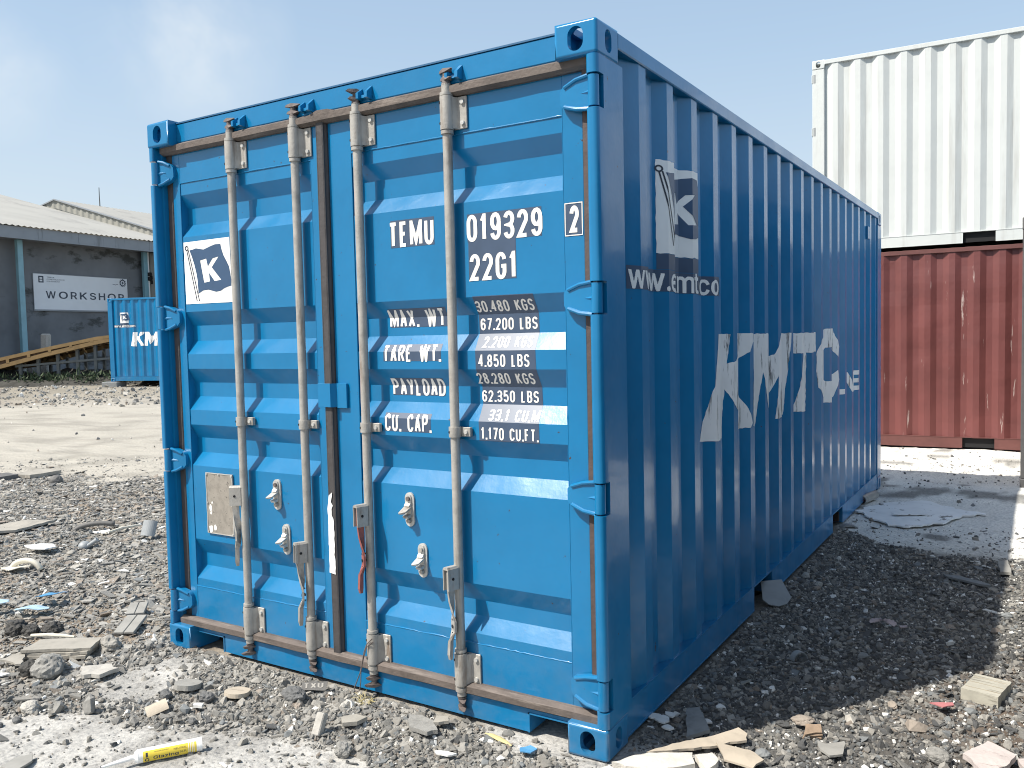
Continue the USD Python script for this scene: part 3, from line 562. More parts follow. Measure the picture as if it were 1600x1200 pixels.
LET = [('TEMU', 1.461, 1.682, 1.890, 1.992), ('019329', 1.841, 2.176, 1.884, 1.987), ('22G1', 1.846, 2.057, 1.735, 1.837), ('MAX. WT.', 1.414, 1.722, 1.566, 1.638), ('30.480 KGS', 1.860, 2.120, 1.615, 1.658), ('67.200 LBS', 1.869, 2.125, 1.545, 1.591),
       ('TARE WT.', 1.407, 1.702, 1.425, 1.494), ('2.200 KGS', 1.892, 2.116, 1.477, 1.521), ('4.850 LBS', 1.878, 2.109, 1.404, 1.452), ('PAYLOAD', 1.420, 1.692, 1.285, 1.356), ('28.280 KGS', 1.857, 2.118, 1.338, 1.381),
       ('62.350 LBS', 1.868, 2.124, 1.267, 1.312), ('CU. CAP.', 1.403, 1.645, 1.138, 1.210), ('33.1 CU.M', 1.915, 2.140, 1.197, 1.240), ('1.170 CU.FT.', 1.885, 2.142, 1.124, 1.171)]
for tx, x0, x1, z0, z1 in LET:
    door_mark('lettering', letters(tx, x0, x1, z0, z1, .145 if z1 - z0 > .09 else .135), M['white_paintlet'], doorR, .0016, f'white lettering reading {tx}')
door_mark('check_digit_patch', sbox(2.269, 1.871, 2.343, 1.990), M['slate_patch'], doorR, .0038)
door_mark('check_digit_box', sbox(2.270, 1.872, 2.342, 1.989).difference(sbox(2.2735, 1.8755, 2.3385, 1.9855)), M['white_paintlet'], doorR, .0048)
door_mark('lettering', letters('2', 2.286, 2.327, 1.883, 1.978, .17), M['white_paintlet'], doorR, .0048, 'white check digit 2')
# side wall, rails, far walls, roof
def fold_sheet(ys, xs, z0, z1, axis='y', warp=0.0, nz=2, seed=0):
    zs = np.linspace(z0, z1, nz); v, f = [], []
    for z in zs:
        for y, x in zip(ys, xs): v.append([x, y, z])
    v = np.array(v)
    if warp: v[:, 0] += warp * (meshkit.fbm(v * [0, 1.1, 1.6] + seed, 3, seed) - .5)
    n = len(ys)
    for k in range(nz - 1):
        for i in range(n - 1):
            a = k * n + i; f += [[a, a + 1, a + n + 1], [a, a + n + 1, a + n]]
    return trimesh.Trimesh(v, f, process=False)
sp = obj('side_panel', fold_sheet(SY, SX, .150, 2.545), B, box_)
ml = fold_sheet(SY, W - SX, .150, 2.545); ml.invert(); obj('side_panel', ml, B, box_)
for s in (0, 1):
    fx = (lambda a: a) if s == 0 else (lambda a: W - a)
    xs = lambda a, b: (min(fx(a), fx(b)), max(fx(a), fx(b)))
    q = xs(W - .060, W - .003); obj('top_rail', bx(q[0], q[1], .178, D - .178, 2.530, 2.588, .004), B, box_)
    rail = []
    for y0, y1 in ((.178, 1.83), (2.19, 3.87), (4.23, D - .178)):
        a_ = xs(W - .012, W - .006); rail.append(bx(a_[0], a_[1], y0, y1, .026, .146))
        a_ = xs(W - .05, W - .004); rail.append(bx(a_[0], a_[1], y0, y1, .020, .026))
    a_ = xs(W - .075, W - .006); rail.append(bx(a_[0], a_[1], .178, D - .178, .1465, .153))
    for y in (1.83, 2.19, 3.87, 4.23):
        a_ = xs(W - .4, W - .012); rail.append(bx(a_[0], a_[1], y - .004 if y in (1.83, 3.87) else y - .002, y + .002 if y in (1.83, 3.87) else y + .004, .021, .146))
    obj('bottom_rail', rail, B, box_)
obj('fork_pocket_lining', [bx(.02, W - .045, y0 + .003, y1 - .003, .137, .1455) for y0, y1 in ((1.83, 2.19), (3.87, 4.23))], M['rustfloor'], box_)
xs_, ys_ = [], []
k = .2
while k < W - .2:
    xs_ += [k, k + .07, k + .14, k + .21]; ys_ += [D - .012, D - .012, D - .05, D - .05]; k += .28
ew = fold_sheet(xs_, ys_, .15, 2.5); ew.vertices = ew.vertices[:, [1, 0, 2]]; obj('end_panel', ew, B, box_)
rw = []
for y in np.arange(.3, D - .2, .24): rw.append(bx(.06, W - .06, y, y + .12, 2.565, 2.58))
obj('roof', [bx(.045, W - .045, .13, D - .06, 2.545, 2.565)] + rw, B, box_)
for yv in (5.335, ):
    vn = obj('vent', [bx(XO - .002, XO + .018, yv - .045, yv + .045, 2.295, 2.405, .004)], B, box_)
# stickers and lettering on the long side
def on_side(v, x, off): return np.c_[x + off, v[:, 0], v[:, 1]]
def side_mark(name, poly, m, parent, off, label=None, yz=(0, 1)):
    return obj(name, drape(poly, SY, side_x, 0, lambda v, h: on_side(v, h, off)), m, parent, label=label)
def ragged(poly, amp=.004, step=.02, seed=0):
    out = []
    for g in getattr(poly, 'geoms', [poly]):
        g = g.segmentize(step); c = np.array(g.exterior.coords); n_ = meshkit.noise(np.c_[c * 60, np.zeros(len(c)) + seed], seed) - .5; n2 = meshkit.noise(np.c_[c * 60, np.zeros(len(c)) + seed + 9], seed + 3) - .5
        p = Polygon(c + amp * np.c_[n_, n2], [np.array(i.coords) for i in g.interiors]).buffer(0); out.append(p)
    return unary_union(out)
SS = dict(y0=.606, y1=1.045, z0=1.843, z1=2.218)
def side_art(mark, root, f=lambda y, z: (y, z), rags=True):
    A = lambda poly: affinity.affine_transform(poly, f)
    rg_ = (lambda p, a, s: ragged(p, a, seed=s)) if rags else (lambda p, a, s: p)
    a = mark('sticker', rg_(A(sbox(SS['y0'], SS['z0'], SS['y1'], SS['z1'])), .006, 1), M['white_vinyl'], root, .0012, 'white sticker with a dark blue K flag')
    mark('flag_print', A(fit_unit(FLAG, SS['y0'] - .02, SS['y1'] + .06, SS['z0'] + .02, SS['z1'] + .0)), M['navy_vinyl'], a, .0022)
    mark('flag_pole_print', A(fit_unit(POLE, SS['y0'] - .02, SS['y1'] + .06, SS['z0'] + .02, SS['z1'] + .0)), M['ink'], a, .0022)
    mark('dark_patch', A(sbox(.606, 1.778, 1.045, 1.841)), M['slate_patch'], root, .0010)
    mark('dark_patch', A(sbox(.29, 1.688, 1.42, 1.776)), M['slate_patch'], root, .0009)
    mark('lettering', rg_(A(font_outline('www.ekmtc.com', .300, 1.410, 1.688, 1.784)), .002, 2), M['white_vinyl'], root, .0020, 'white lettering reading www.ekmtc.com')
    K = Polygon([(1.291, 1.508), (1.498, 1.507), (1.476, 1.36), (1.56, 1.372), (1.68, 1.51), (1.858, 1.508), (1.865, 1.466), (1.80, 1.41), (1.60, 1.335), (1.70, 1.20), (1.78, 1.125), (1.84, 1.033), (1.805, 1.012), (1.68, 1.012), (1.66, 1.06), (1.52, 1.167), (1.460, 1.235), (1.434, .994), (1.118, 1.012), (1.158, 1.10), (1.237, 1.279), (1.274, 1.424)])
    Mm = Polygon([(1.90, 1.506), (2.15, 1.503), (2.24, 1.36), (2.34, 1.38), (2.397, 1.449), (2.435, 1.501), (2.68, 1.501), (2.655, 1.412), (2.611, 1.148), (2.592, 1.008), (2.344, 1.006), (2.368, 1.141), (2.379, 1.26), (2.31, 1.17), (2.19, 1.06), (2.15, 1.09), (2.097, 1.213), (2.072, 1.29), (2.03, 1.10), (2.015, 1.004), (1.855, 1.012), (1.86, 1.2)])
    Tt = Polygon([(2.80, 1.50), (3.46, 1.50), (3.459, 1.367), (3.175, 1.368), (3.166, .982), (2.85, 1.0), (2.92, 1.145), (2.984, 1.37), (2.78, 1.372)])
    C = Polygon([(3.746, 1.524), (4.025, 1.525), (4.05, 1.467), (4.129, 1.388), (4.098, 1.31), (4.03, 1.35), (4.0, 1.395), (3.746, 1.387), (3.68, 1.30), (3.68, 1.20), (3.743, 1.146), (3.86, 1.141), (4.03, 1.186), (4.087, 1.213), (4.128, 1.14), (4.068, 1.072), (4.03, 1.01), (3.85, .985), (3.70, .993), (3.566, 1.05), (3.483, 1.119), (3.465, 1.233), (3.468, 1.365), (3.53, 1.445)])
    for nm, g, s in (('K', K, 3), ('M', Mm, 4), ('T', Tt, 5), ('C', C, 6)):
        mark('lettering', rg_(A(g), .007, s), M['white_worn'], root, .0014, f'large white letter {nm}')
    mark('lettering', A(unary_union([sbox(4.155, 1.010, 4.20, 1.170), sbox(4.155, 1.010, 4.362, 1.050)])), M['white_worn'], root, .0014, 'small white letter L')
    mark('lettering', A(sbox(4.445, 1.008, 4.485, 1.170)), M['white_worn'], root, .0014, 'small white letter I')
    nn = unary_union([sbox(4.53, 1.008, 4.565, 1.17), sbox(4.685, 1.008, 4.722, 1.17), Polygon([(4.53, 1.17), (4.60, 1.17), (4.722, 1.008), (4.65, 1.008)])])
    mark('lettering', A(nn), M['white_worn'], root, .0014, 'small white letter N')
    mark('lettering', A(unary_union([sbox(4.79, 1.006, 4.845, 1.172), sbox(4.79, 1.006, 4.966, 1.043), sbox(4.79, 1.070, 4.955, 1.106), sbox(4.79, 1.134, 4.966, 1.172)])), M['white_worn'], root, .0014, 'small white letter E')
side_art(side_mark, box_, [1, 0, 0, 1, 0, 0])

# ------------------------------------------------------------------ the ground
F2 = np.array([-.529, .849])
DUST = [Polygon([(.15, -.56), (.08, -.43), (.10, -.20), (.17, -.05), (.40, -.03), (.52, -.30), (.55, -.50), (.33, -.60)]),
        Polygon([(-2.2, -2.4), (-.3, -1.05), (.057, -.84), (.235, -.66), (.562, -.585), (.893, -.515), (1.117, -.42), (1.416, -.36), (1.62, -.36), (1.85, -.42), (2.0, -.75), (2.2, -3), (-2, -4)]),
        Polygon([(1.86, .3), (2.46, .3), (2.40, -.05), (2.28, -.13), (2.12, -.15), (1.97, -.10), (1.88, -.02)]),
        Polygon([(2.36, .10), (2.50, .22), (2.60, .29), (2.70, .29), (2.83, .18), (3.0, -.1), (2.9, -.9), (2.38, -.6)]),
        Polygon([(2.3, 4.3), (2.62, 3.9), (2.9, 3.62), (3.2, 3.50), (3.6, 3.62), (5.5, 3.9), (9, 4.4), (9, 14), (-1, 14), (-1, 6.0), (2.3, 6.0)])]
import shapely
DUST_ALL = unary_union(DUST)
def sstep(x, a, b):
    t = np.clip((x - a) / (b - a), 0, 1); return t * t * (3 - 2 * t)
def dust_mask(x, y):
    x, y = np.asarray(x, float), np.asarray(y, float); p = np.stack([x, y, x * 0], -1)
    n1 = meshkit.fbm(p * 3.0, 3, 21) - .5; n2 = meshkit.fbm(p * 3.0 + 40, 3, 22) - .5; m = np.zeros(x.shape)
    n3 = meshkit.fbm(p * 1.1 + 80, 3, 24) - .5; n4 = meshkit.fbm(p * 1.1 + 120, 3, 25) - .5; k2 = .5 * sstep(y, 3.0, 4.5); k_ = .5
    for ox, oy in ((0, 0), (.10, .04), (-.08, .10), (.03, -.12)):
        m = m + shapely.contains_xy(DUST_ALL, x + ox * k_ + .11 * n1 + k2 * n3, y + oy * k_ + .11 * n2 + k2 * n4)
    m /= 4
    d = (x - CAM[0]) * F2[0] + (y - CAM[1]) * F2[1] + 2.2 * (meshkit.fbm(p * .6, 4, 23) - .5) + .5 * n1
    far = sstep(d, 9.5, 10.3) * (1 - sstep(d, 19.5, 23.0)) * (x < .5)
    return np.maximum(m, far)
def base_height(x, y):
    r = np.hypot(x + 3, y - 1)
    left = np.where(x < 1, sstep((x - CAM[0]) * F2[0] + (y - CAM[1]) * F2[1], 10, 27), 0) * .22
    return left - .066 * sstep(y, 5.9, 7.5) * sstep(x, .0, 1.2)
def ground_height(x, y):
    x, y = np.asarray(x, float), np.asarray(y, float); p = np.stack([x, y, x * 0], -1)
    under = ((x > -.03) & (x < W + .03) & (y > -.02) & (y < D + .03))
    h = .055 * (meshkit.fbm(p * 1.3, 3, 31) - .5) + .022 * (meshkit.fbm(p * 9, 3, 32) - .5)
    g = 1 - dust_mask(x, y)
    h = h + g * .030 * (meshkit.fbm(p * 26, 3, 33) - .5) + .008 * (meshkit.fbm(p * 40, 2, 34) - .5)
    ex = np.maximum(np.maximum(-x, x - W), 0); ey = np.maximum(np.maximum(-y, y - D), 0); edge = np.exp(-(ex ** 2 + ey ** 2) / .16)
    h = h * (1 - .55 * edge) - .004 * edge
    h = np.where(under, np.minimum(h, -.004), h)
    return base_height(x, y) + h
def axis(lo, hi, step, out_lo, out_hi, grow=1.045, cap=40.0):
    a = list(np.arange(lo, hi, step)); s = step
    while a[-1] < out_hi: s = min(s * grow, cap); a.append(a[-1] + s)
    s = step; b = [a[0]]
    while b[-1] > out_lo: s = min(s * grow, cap); b.append(b[-1] - s)
    return np.array(b[:0:-1] + a)
gx, gy = axis(-1.3, 3.9, .019, -900, 900), axis(-1.1, 3.6, .019, -900, 900)
GX, GY = np.meshgrid(gx, gy); GZ = ground_height(GX, GY)
nx, ny = len(gx), len(gy)
idx = np.arange(nx * ny).reshape(ny, nx)
quads = np.stack([idx[:-1, :-1].ravel(), idx[:-1, 1:].ravel(), idx[1:, 1:].ravel(), idx[1:, :-1].ravel()], 1)
gp = np.stack([GX.ravel(), GY.ravel(), GX.ravel() * 0], 1)
dm = dust_mask(gp[:, 0], gp[:, 1])[:, None]
n_a = meshkit.fbm(gp * 2.1, 4, 41)[:, None]; n_b = meshkit.fbm(gp * 14, 3, 42)[:, None]; n_c = meshkit.fbm(gp * .8, 3, 43)[:, None]
dust_c = np.array([.385, .360, .310]) * (1 + .22 * (n_a - .5) + .16 * (n_b - .5))
cool = np.array([.42, .407, .378]) * (1 + .22 * (n_a - .5) + .16 * (n_b - .5))
near = (np.hypot(gp[:, 0] - 1.3, gp[:, 1] + .8) < 2.6)[:, None]
dust_c = np.where(near, cool, dust_c) * (1 - .28 * sstep(n_a, .52, .68))
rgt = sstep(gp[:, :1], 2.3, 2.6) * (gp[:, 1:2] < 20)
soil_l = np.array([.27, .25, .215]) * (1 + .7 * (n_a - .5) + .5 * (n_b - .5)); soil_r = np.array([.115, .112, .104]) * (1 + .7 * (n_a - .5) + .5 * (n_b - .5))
rustp = sstep(n_c, .58, .72) * .5
soil_l = soil_l * (1 - rustp) + rustp * np.array([.21, .145, .09])
# the earth to the right turns browner where wood and bark lie about
br = np.exp(-((gp[:, :1] - 3.75) ** 2 + (gp[:, 1:2] - 1.1) ** 2) / .25)
soil_r = soil_r * (1 - .6 * br) + .6 * br * np.array([.13, .085, .055])
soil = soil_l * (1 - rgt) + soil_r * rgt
slab = sstep(gp[:, 1:2], 3.2, 4.0) * sstep(gp[:, :1], 1.5, 2.3)
dust_c = dust_c * (1 - slab) + slab * np.array([.68, .665, .62]) * (1 + .26 * (n_a - .5) + .16 * (n_b - .5)) * (1 - .62 * sstep(meshkit.fbm(gp * [2.6, 3.2, 1] + 3, 4, 77)[:, None] + .35 * np.exp(-((gp[:, :1] - 3.25) ** 2 / .35 + (gp[:, 1:2] - 6.0) ** 2 / .10)), .60, .72))
dd = ((gp[:, 0] - CAM[0]) * F2[0] + (gp[:, 1] - CAM[1]) * F2[1])[:, None]
far_dirt = sstep(dd, 19, 23) * (gp[:, :1] < 0); soil = soil * (1 - far_dirt) + far_dirt * np.array([.27, .245, .20]) * (1 + .6 * (n_a - .5))
tone = soil * (1 - dm) + dust_c * dm
gm = UsdGeom.Mesh.Define(stage, '/World/ground')
gm.CreatePointsAttr(Vt.Vec3fArray.FromNumpy(np.stack([GX, GY, GZ], -1).reshape(-1, 3).astype(np.float32)))
gm.CreateFaceVertexCountsAttr(Vt.IntArray.FromNumpy(np.full(len(quads), 4, np.int32)))
gm.CreateFaceVertexIndicesAttr(Vt.IntArray.FromNumpy(quads.astype(np.int32).ravel()))
gm.CreateSubdivisionSchemeAttr('none')
UsdGeom.PrimvarsAPI(gm).CreatePrimvar('tone', Sdf.ValueTypeNames.Color3fArray, 'vertex').Set(Vt.Vec3fArray.FromNumpy(tone.astype(np.float32)))
custom(gm.GetPrim(), kind='structure')
gmat = usdkit.material(stage, LK + 'dusty_yard_ground', {
    'a': ('attribute', {'attribute': 'tone'}), 'tc': ('texture_coordinate', {}),
    'n1': ('noise_texture', {'scale': 55.0, 'detail': 6.0, 'roughness': 0.7}), 'r1': ('rgb_ramp', {'ramp': [(.3, (.55, .55, .56)), (.5, (1, 1, 1)), (.7, (1.25, 1.24, 1.22))]}),
    'v': ('voronoi_texture', {'scale': 42.0, 'randomness': 1.0}), 'vr': ('rgb_ramp', {'ramp': [(.0, (.62, .62, .63)), (.18, (.95, .95, .95)), (.5, (1.05, 1.05, 1.05))]}),
    'm1': ('mix', {'mix_type': 'multiply', 'fac': 1.0}), 'm2': ('mix', {'mix_type': 'multiply', 'fac': .7}),
    'b': ('bump', {'strength': 1.0, 'distance': 0.008}), 'p': ('principled_bsdf', {'roughness': .95, 'specular_ior_level': .15})},
    [('tc.object', 'n1.vector'), ('tc.object', 'v.vector'), ('n1.fac', 'r1.fac'), ('v.distance', 'vr.fac'), ('a.color', 'm1.color1'), ('r1.color', 'm1.color2'), ('m1.color', 'm2.color1'), ('vr.color', 'm2.color2'), ('m2.color', 'p.base_color'),
     ('n1.fac', 'b.height'), ('b.normal', 'p.normal')], surface='p.BSDF')
UsdShade.MaterialBindingAPI.Apply(gm.GetPrim()).Bind(gmat)
def gz(x, y): return float(ground_height(np.array([x]), np.array([y]))[0])

# ------------------------------------------------------------------ the other containers
def far_container(name, label, paint, rail_paint, post_paint, loc, rz, L=6.058, dents=0.0, pockets=True, group=None, hinges=False, casting_paint=None):
    t = thing(name, label, 'shipping container', loc, rz, group); Wc = 2.438
    for x, sx in ((0, 1), (L, -1)):
        for y, sy in ((0, 1), (Wc, -1)):
            for z, sz in ((0, 1), (H, -1)):
                m = casting_mesh(); m.apply_transform(np.diag([sx, sy, 1.0, 1.0])); inv = sx * sy < 0
                if sz > 0: m.apply_transform(np.diag([1, 1, -1.0, 1])); m.apply_translation([0, 0, .118]); inv = not inv
                else: m.apply_translation([0, 0, H - .118])
                if inv: m.invert()
                m.apply_translation([x, y, 0]); obj('corner_casting', m, casting_paint or post_paint, t, smooth=35)
    for x0, x1 in ((.003, .16), (L - .16, L - .003)):
        for y0, y1 in ((.004, .07), (Wc - .07, Wc - .004)):
            p = obj('corner_post', bx(x0, x1, y0, y1, .118, H - .118, .008), post_paint, t)
            if hinges and x0 < 1 and y0 < 1:
                for hz in HZ:
                    obj('hinge', [bx(-.004, .010, -.001, .05, hz - .055, hz + .055, .003)], post_paint, p)
                    obj('hinge_slot', bx(.018, .046, .0015, .02, hz - .055, hz + .055), M['grey_plastic'], p)
    ys, xs = [.16, .19], [.036, .036]; k = .19
    while k + .2866 < L - .17:
        ys += [k + .07, k + .14, k + .21, k + .28]; xs += [.0, .0, .036, .036]; k += .28
    ys += [L - .16]; xs += [.036]
    for side in (0, 1):
        sh = fold_sheet(ys, xs, .15, H - .055, warp=dents, nz=26 if dents else 2, seed=5)
        v = sh.vertices.copy(); yy = .012 + v[:, 0]; sh.vertices = np.c_[v[:, 1], yy if side == 0 else Wc - yy, v[:, 2]]
        if side == 0: sh.invert()
        obj('side_panel', sh, paint, t)
        f = (lambda a, b: (a, b)) if side == 0 else (lambda a, b: (Wc - b, Wc - a))
        q = f(.004, .064); obj('top_rail', bx(.16, L - .16, q[0], q[1], H - .062, H - .006, .004), rail_paint, t)
        parts = []; pk = [(L / 2 - 1.205, L / 2 - .845), (L / 2 + .845, L / 2 + 1.205)] if pockets else []
        edges = [.16] + [e for p in pk for e in p] + [L - .16]
        for a, b in zip(edges[::2], edges[1::2]): q = f(.010, .016); parts.append(bx(a, b, q[0], q[1], .024, .152)); q = f(.008, .06); parts.append(bx(a, b, q[0], q[1], .018, .024))
        q = f(.006, .07); parts.append(bx(.16, L - .16, q[0], q[1], .1525, .160))
        rail = obj('bottom_rail', parts, rail_paint, t)
        for a, b in pk: q = f(.050, .056); obj('fork_pocket', bx(a - .02, b + .02, q[0], q[1], .026, .15), M['hole'], rail)
    for e in (0, 1):
        k = .07; a, b = [], []
        while k + .28 < Wc - .06: a += [k, k + .07, k + .14, k + .21]; b += [.036, .0, .0, .036]; k += .28
        a.append(Wc - .065); b.append(.036)
        sh = fold_sheet(a, b, .15, H - .11); v = sh.vertices.copy(); xx = .014 + v[:, 0]
        sh.vertices = np.c_[xx if e == 0 else L - xx, v[:, 1], v[:, 2]]; obj('end_panel', sh, paint, t)
        q = (.006, .09) if e == 0 else (L - .09, L - .006)
        obj('end_rail', [bx(q[0], q[1], .16, Wc - .16, .02, .16, .003), bx(q[0], q[1], .16, Wc - .16, H - .11, H - .01, .003)], rail_paint, t)
    obj('roof', bx(.06, L - .06, .06, Wc - .06, H - .035, H - .02), paint, t)
    obj('floor_frame', bx(.1, L - .1, .08, Wc - .08, .08, .148), M['rustfloor'], t)
    return t
RZ = math.radians(2.5)
red = far_container('shipping_container', 'faded dark red container with scratched ribs under the white one', M['red_cont'], M['red_rail'], M['red_rail'], (1.06, 9.53, -.062), RZ, dents=.05)
white = far_container('shipping_container', 'clean white container stacked on top of the red one', M['white_cont'], M['white_cont'], M['white_cont'], (1.055, 9.50, 2.553), RZ, hinges=True)
right = far_container('shipping_container', 'grey blue container of which only the edge shows at the right', M['grey_cont'], M['grey_post'], M['grey_post'], (3.568 + 2.438, 6.72, -.062), math.pi / 2)
lane = far_container('shipping_container', 'dark blue container across the lane, mirrored in the glossy long side of the KMTC one', M['grey_cont'], M['grey_cont'], M['grey_cont'], (4.55 + 2.438, -1.9, -.01), math.pi / 2)
bgx, bgy, bgz, bgr = -20.93, 13.24, .385, math.radians(20)
bg = far_container('shipping_container', 'small looking blue container in front of the workshop ramp', M['blue'], M['blue'], M['blue'], (bgx, bgy, bgz), bgr)
_by = [.16, .19]; _bx = [.036, .036]; k = .19
while k + .2866 < 6.058 - .17: _by += [k + .07, k + .14, k + .21, k + .28]; _bx += [.0, .0, .036, .036]; k += .28
_by += [6.058 - .16]; _bx += [.036]
def bg_mark(name, poly, m, parent, off, label=None):
    off = off * 2.5
    return obj(name, drape(poly, np.array(_by), lambda y: np.interp(y, _by, _bx), 0, lambda v, h: np.c_[v[:, 0], .012 + h - off, v[:, 1]]), m, parent, label=label)
side_art(bg_mark, bg, [.66, 0, 0, .86, .0, .23], rags=False)
for i, (dx, dy, sx, sy) in enumerate(((.12, .15, .62, .40), (.15, 2.2, .5, .4), (5.9, .15, .5, .4), (5.9, 2.25, .5, .4))):
    wx = bgx + dx * math.cos(bgr) - dy * math.sin(bgr); wy = bgy + dx * math.sin(bgr) + dy * math.cos(bgr); h0 = gz(wx, wy)
    if i in (0, 2):
        b = obj('concrete_block', T(bx(-sx / 2 - .05, sx / 2 - .12, -sy / 2 - .08, sy / 2, -.05, bgz - h0 - .002, .02), rz=bgr), M['stone_blue'])
        UsdGeom.Xformable(b).AddTranslateOp().Set(Gf.Vec3d(wx, wy, h0))
        custom(b, 'grey concrete block under the ' + ('left corner of the distant blue container' if i == 0 else 'far right corner of the distant blue container'), 'block')

# ------------------------------------------------------------------ the workshop and the hall behind
e1 = np.array([-.122, .9925]); e2 = np.array([-.9925, -.122])          # along the eave, inwards
EV = np.array([-28.583, 14.108]); EZ = 6.07
WROT = math.atan2(e1[1], e1[0])                                            # local x along the eave, local y inwards
def to_ws(u, v): return EV + u * e1 + v * e2
ws = thing('workshop', 'long grey concrete workshop with a pale sloping metal roof', 'building', (*EV, 0.15), WROT)
zb = -.15
U0, U1, SL = -9.0, 8.8, .2695
def wavy_roof(u0, u1, v0, v1, z0, s, pitch=.24, amp=.022, nv=6):
    us = np.arange(u0, u1, pitch / 4); vs = np.linspace(v0, v1, nv); pts = []
    for v in vs:
        for i, u in enumerate(us): pts.append([u, v, z0 + s * (v - v0) + amp * (0, 1, 0, -1)[i % 4]])
    n = len(us); f = []
    for k in range(nv - 1):
        for i in range(n - 1): a = k * n + i; f += [[a, a + 1, a + n + 1], [a, a + n + 1, a + n]]
    return trimesh.Trimesh(pts, f, process=False)
Z_ = lambda z: z - .15
roofm = wavy_roof(U0, U1, -.10, 12.9, Z_(EZ) - .03, SL)
obj('roof', roofm, M['roofing'], ws, smooth=False)
obj('roof', bx(U0, U1, 12.9, 13.2, Z_(EZ) + SL * 12.95, Z_(EZ) + SL * 13.0 + .05), M['roofing'], ws)
k = U0; n = 0
while k < U1 - .3:
    obj('fascia_board', bx(k + .004, min(k + 1.75, U1) - .004, -.02 - .004 * (n % 2), .03, Z_(EZ) - .50, Z_(EZ) - .055), M['fascia'], ws); k += 1.75; n += 1
obj('soffit', bx(U0, U1, .03, .9, Z_(EZ) - .46, Z_(EZ) - .42), M['fascia'], ws)
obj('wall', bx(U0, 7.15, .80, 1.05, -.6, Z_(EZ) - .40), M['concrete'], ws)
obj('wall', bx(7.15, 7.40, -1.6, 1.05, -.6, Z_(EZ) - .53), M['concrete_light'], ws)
obj('wall', bx(7.14, 7.147, -1.6, .79, Z_(3.25), Z_(3.33)), M['sign_ink'], ws)
obj('wall', bx(U0, U1, 12.7, 12.95, -.6, 9.0), M['concrete'], ws)
obj('wall', bx(8.5, 8.75, 1.05, 12.7, -.6, 6.2), M['concrete'], ws)
for u in (1.05, 6.92):
    obj('post', bx(u - .11, u + .11, .42, .58, Z_(1.25), Z_(EZ) - .47, .01), M['pale_blue'], ws)
    if u < 3: obj('post_base', bx(u - .17, u + .17, .36, .64, -.5, Z_(1.25), .02), M['concrete_light'], ws)
dp_ = obj('downpipe', cyl((7.06, .46, .0), (7.06, .46, Z_(EZ) - .47), .05, n=10), M['white_plastic'], ws, smooth=40)
for z, w in ((4.62, .20), (4.42, .12), (3.35, .13)):
    obj('pipe_bracket', [bx(6.98, 7.14 + w, .34, .44, Z_(z) - .08, Z_(z) + .08, .01), bx(7.12, 7.12 + w * .5, .30, .40, Z_(z) - .22, Z_(z) - .06, .01)], M['hole'], dp_)
# the sign on the wall
su0, su1 = 1.75, 6.15
sg = thing('workshop_sign', 'long white WORKSHOP sign board on the grey wall', 'sign', (*to_ws(su0, .79), 0), WROT)
SZ0, SZ1 = 2.93, 4.40
obj('board', bx(0, su1 - su0, -.045, -.005, SZ0, SZ1, .006), M['sign_white'], sg)
obj('frame_edge', [bx(.0, su1 - su0, -.052, -.046, SZ0, SZ0 + .06), bx(0, su1 - su0, -.049, -.046, SZ1 - .02, SZ1)], M['fascia'], sg)
def on_sign(poly, mt, name, label=None):
    t = triangulate(poly); v, f = t; obj(name, trimesh.Trimesh(np.c_[v[:, 0], np.full(len(v), -.0485), v[:, 1]], f, process=False), mt, sg, label=label)
SWd = su1 - su0; Q = lambda a: a * SWd
x = .115; 
for ch, w in zip('WORKSHOP', (.098, .092, .066, .078, .068, .072, .092, .066)):
    on_sign(font_outline(ch, Q(x), Q(x + w), SZ0 + .50, SZ0 + .79), M['sign_ink'], 'lettering', f'dark letter {ch}'); x += w + .0295
on_sign(unary_union([sbox(Q(.052), SZ1 - .34, Q(.094), SZ1 - .12).buffer(.02).difference(sbox(Q(.06), SZ1 - .31, Q(.086), SZ1 - .245)).difference(sbox(Q(.06), SZ1 - .215, Q(.086), SZ1 - .15))]), M['sign_ink'], 'logo', 'dark figure of two stacked loops')
for i, (tx, w) in enumerate((('TIMUR', .075), ('CONSTRUCTION', .175), ('EQUIPMENT', .13))):
    on_sign(font_outline(tx, Q(.13), Q(.13 + w), SZ1 - .165 - i * .08, SZ1 - .115 - i * .08, bold=False), M['sign_ink'], 'lettering')
gear = []
for k in range(12): gear.append(affinity.rotate(sbox(-.022, .12, .022, .172), 30 * k, origin=(0, 0)))
gr_ = unary_union([Point(0, 0).buffer(.135).difference(Point(0, 0).buffer(.098))] + gear + [sbox(-.02, -.06, .02, .06), sbox(-.06, -.02, .06, .02), Polygon([(0, .05), (.05, 0), (0, -.05), (-.05, 0)])])
on_sign(affinity.translate(gr_, Q(.945), SZ1 - .20), M['sign_ink'], 'logo', 'dark gear emblem with a cross')
on_sign(LineString([(Q(.83) , SZ1 - .27), (Q(.86), SZ1 - .30), (Q(.89), SZ1 - .27)]).buffer(.010), M['sign_ink'], 'logo')
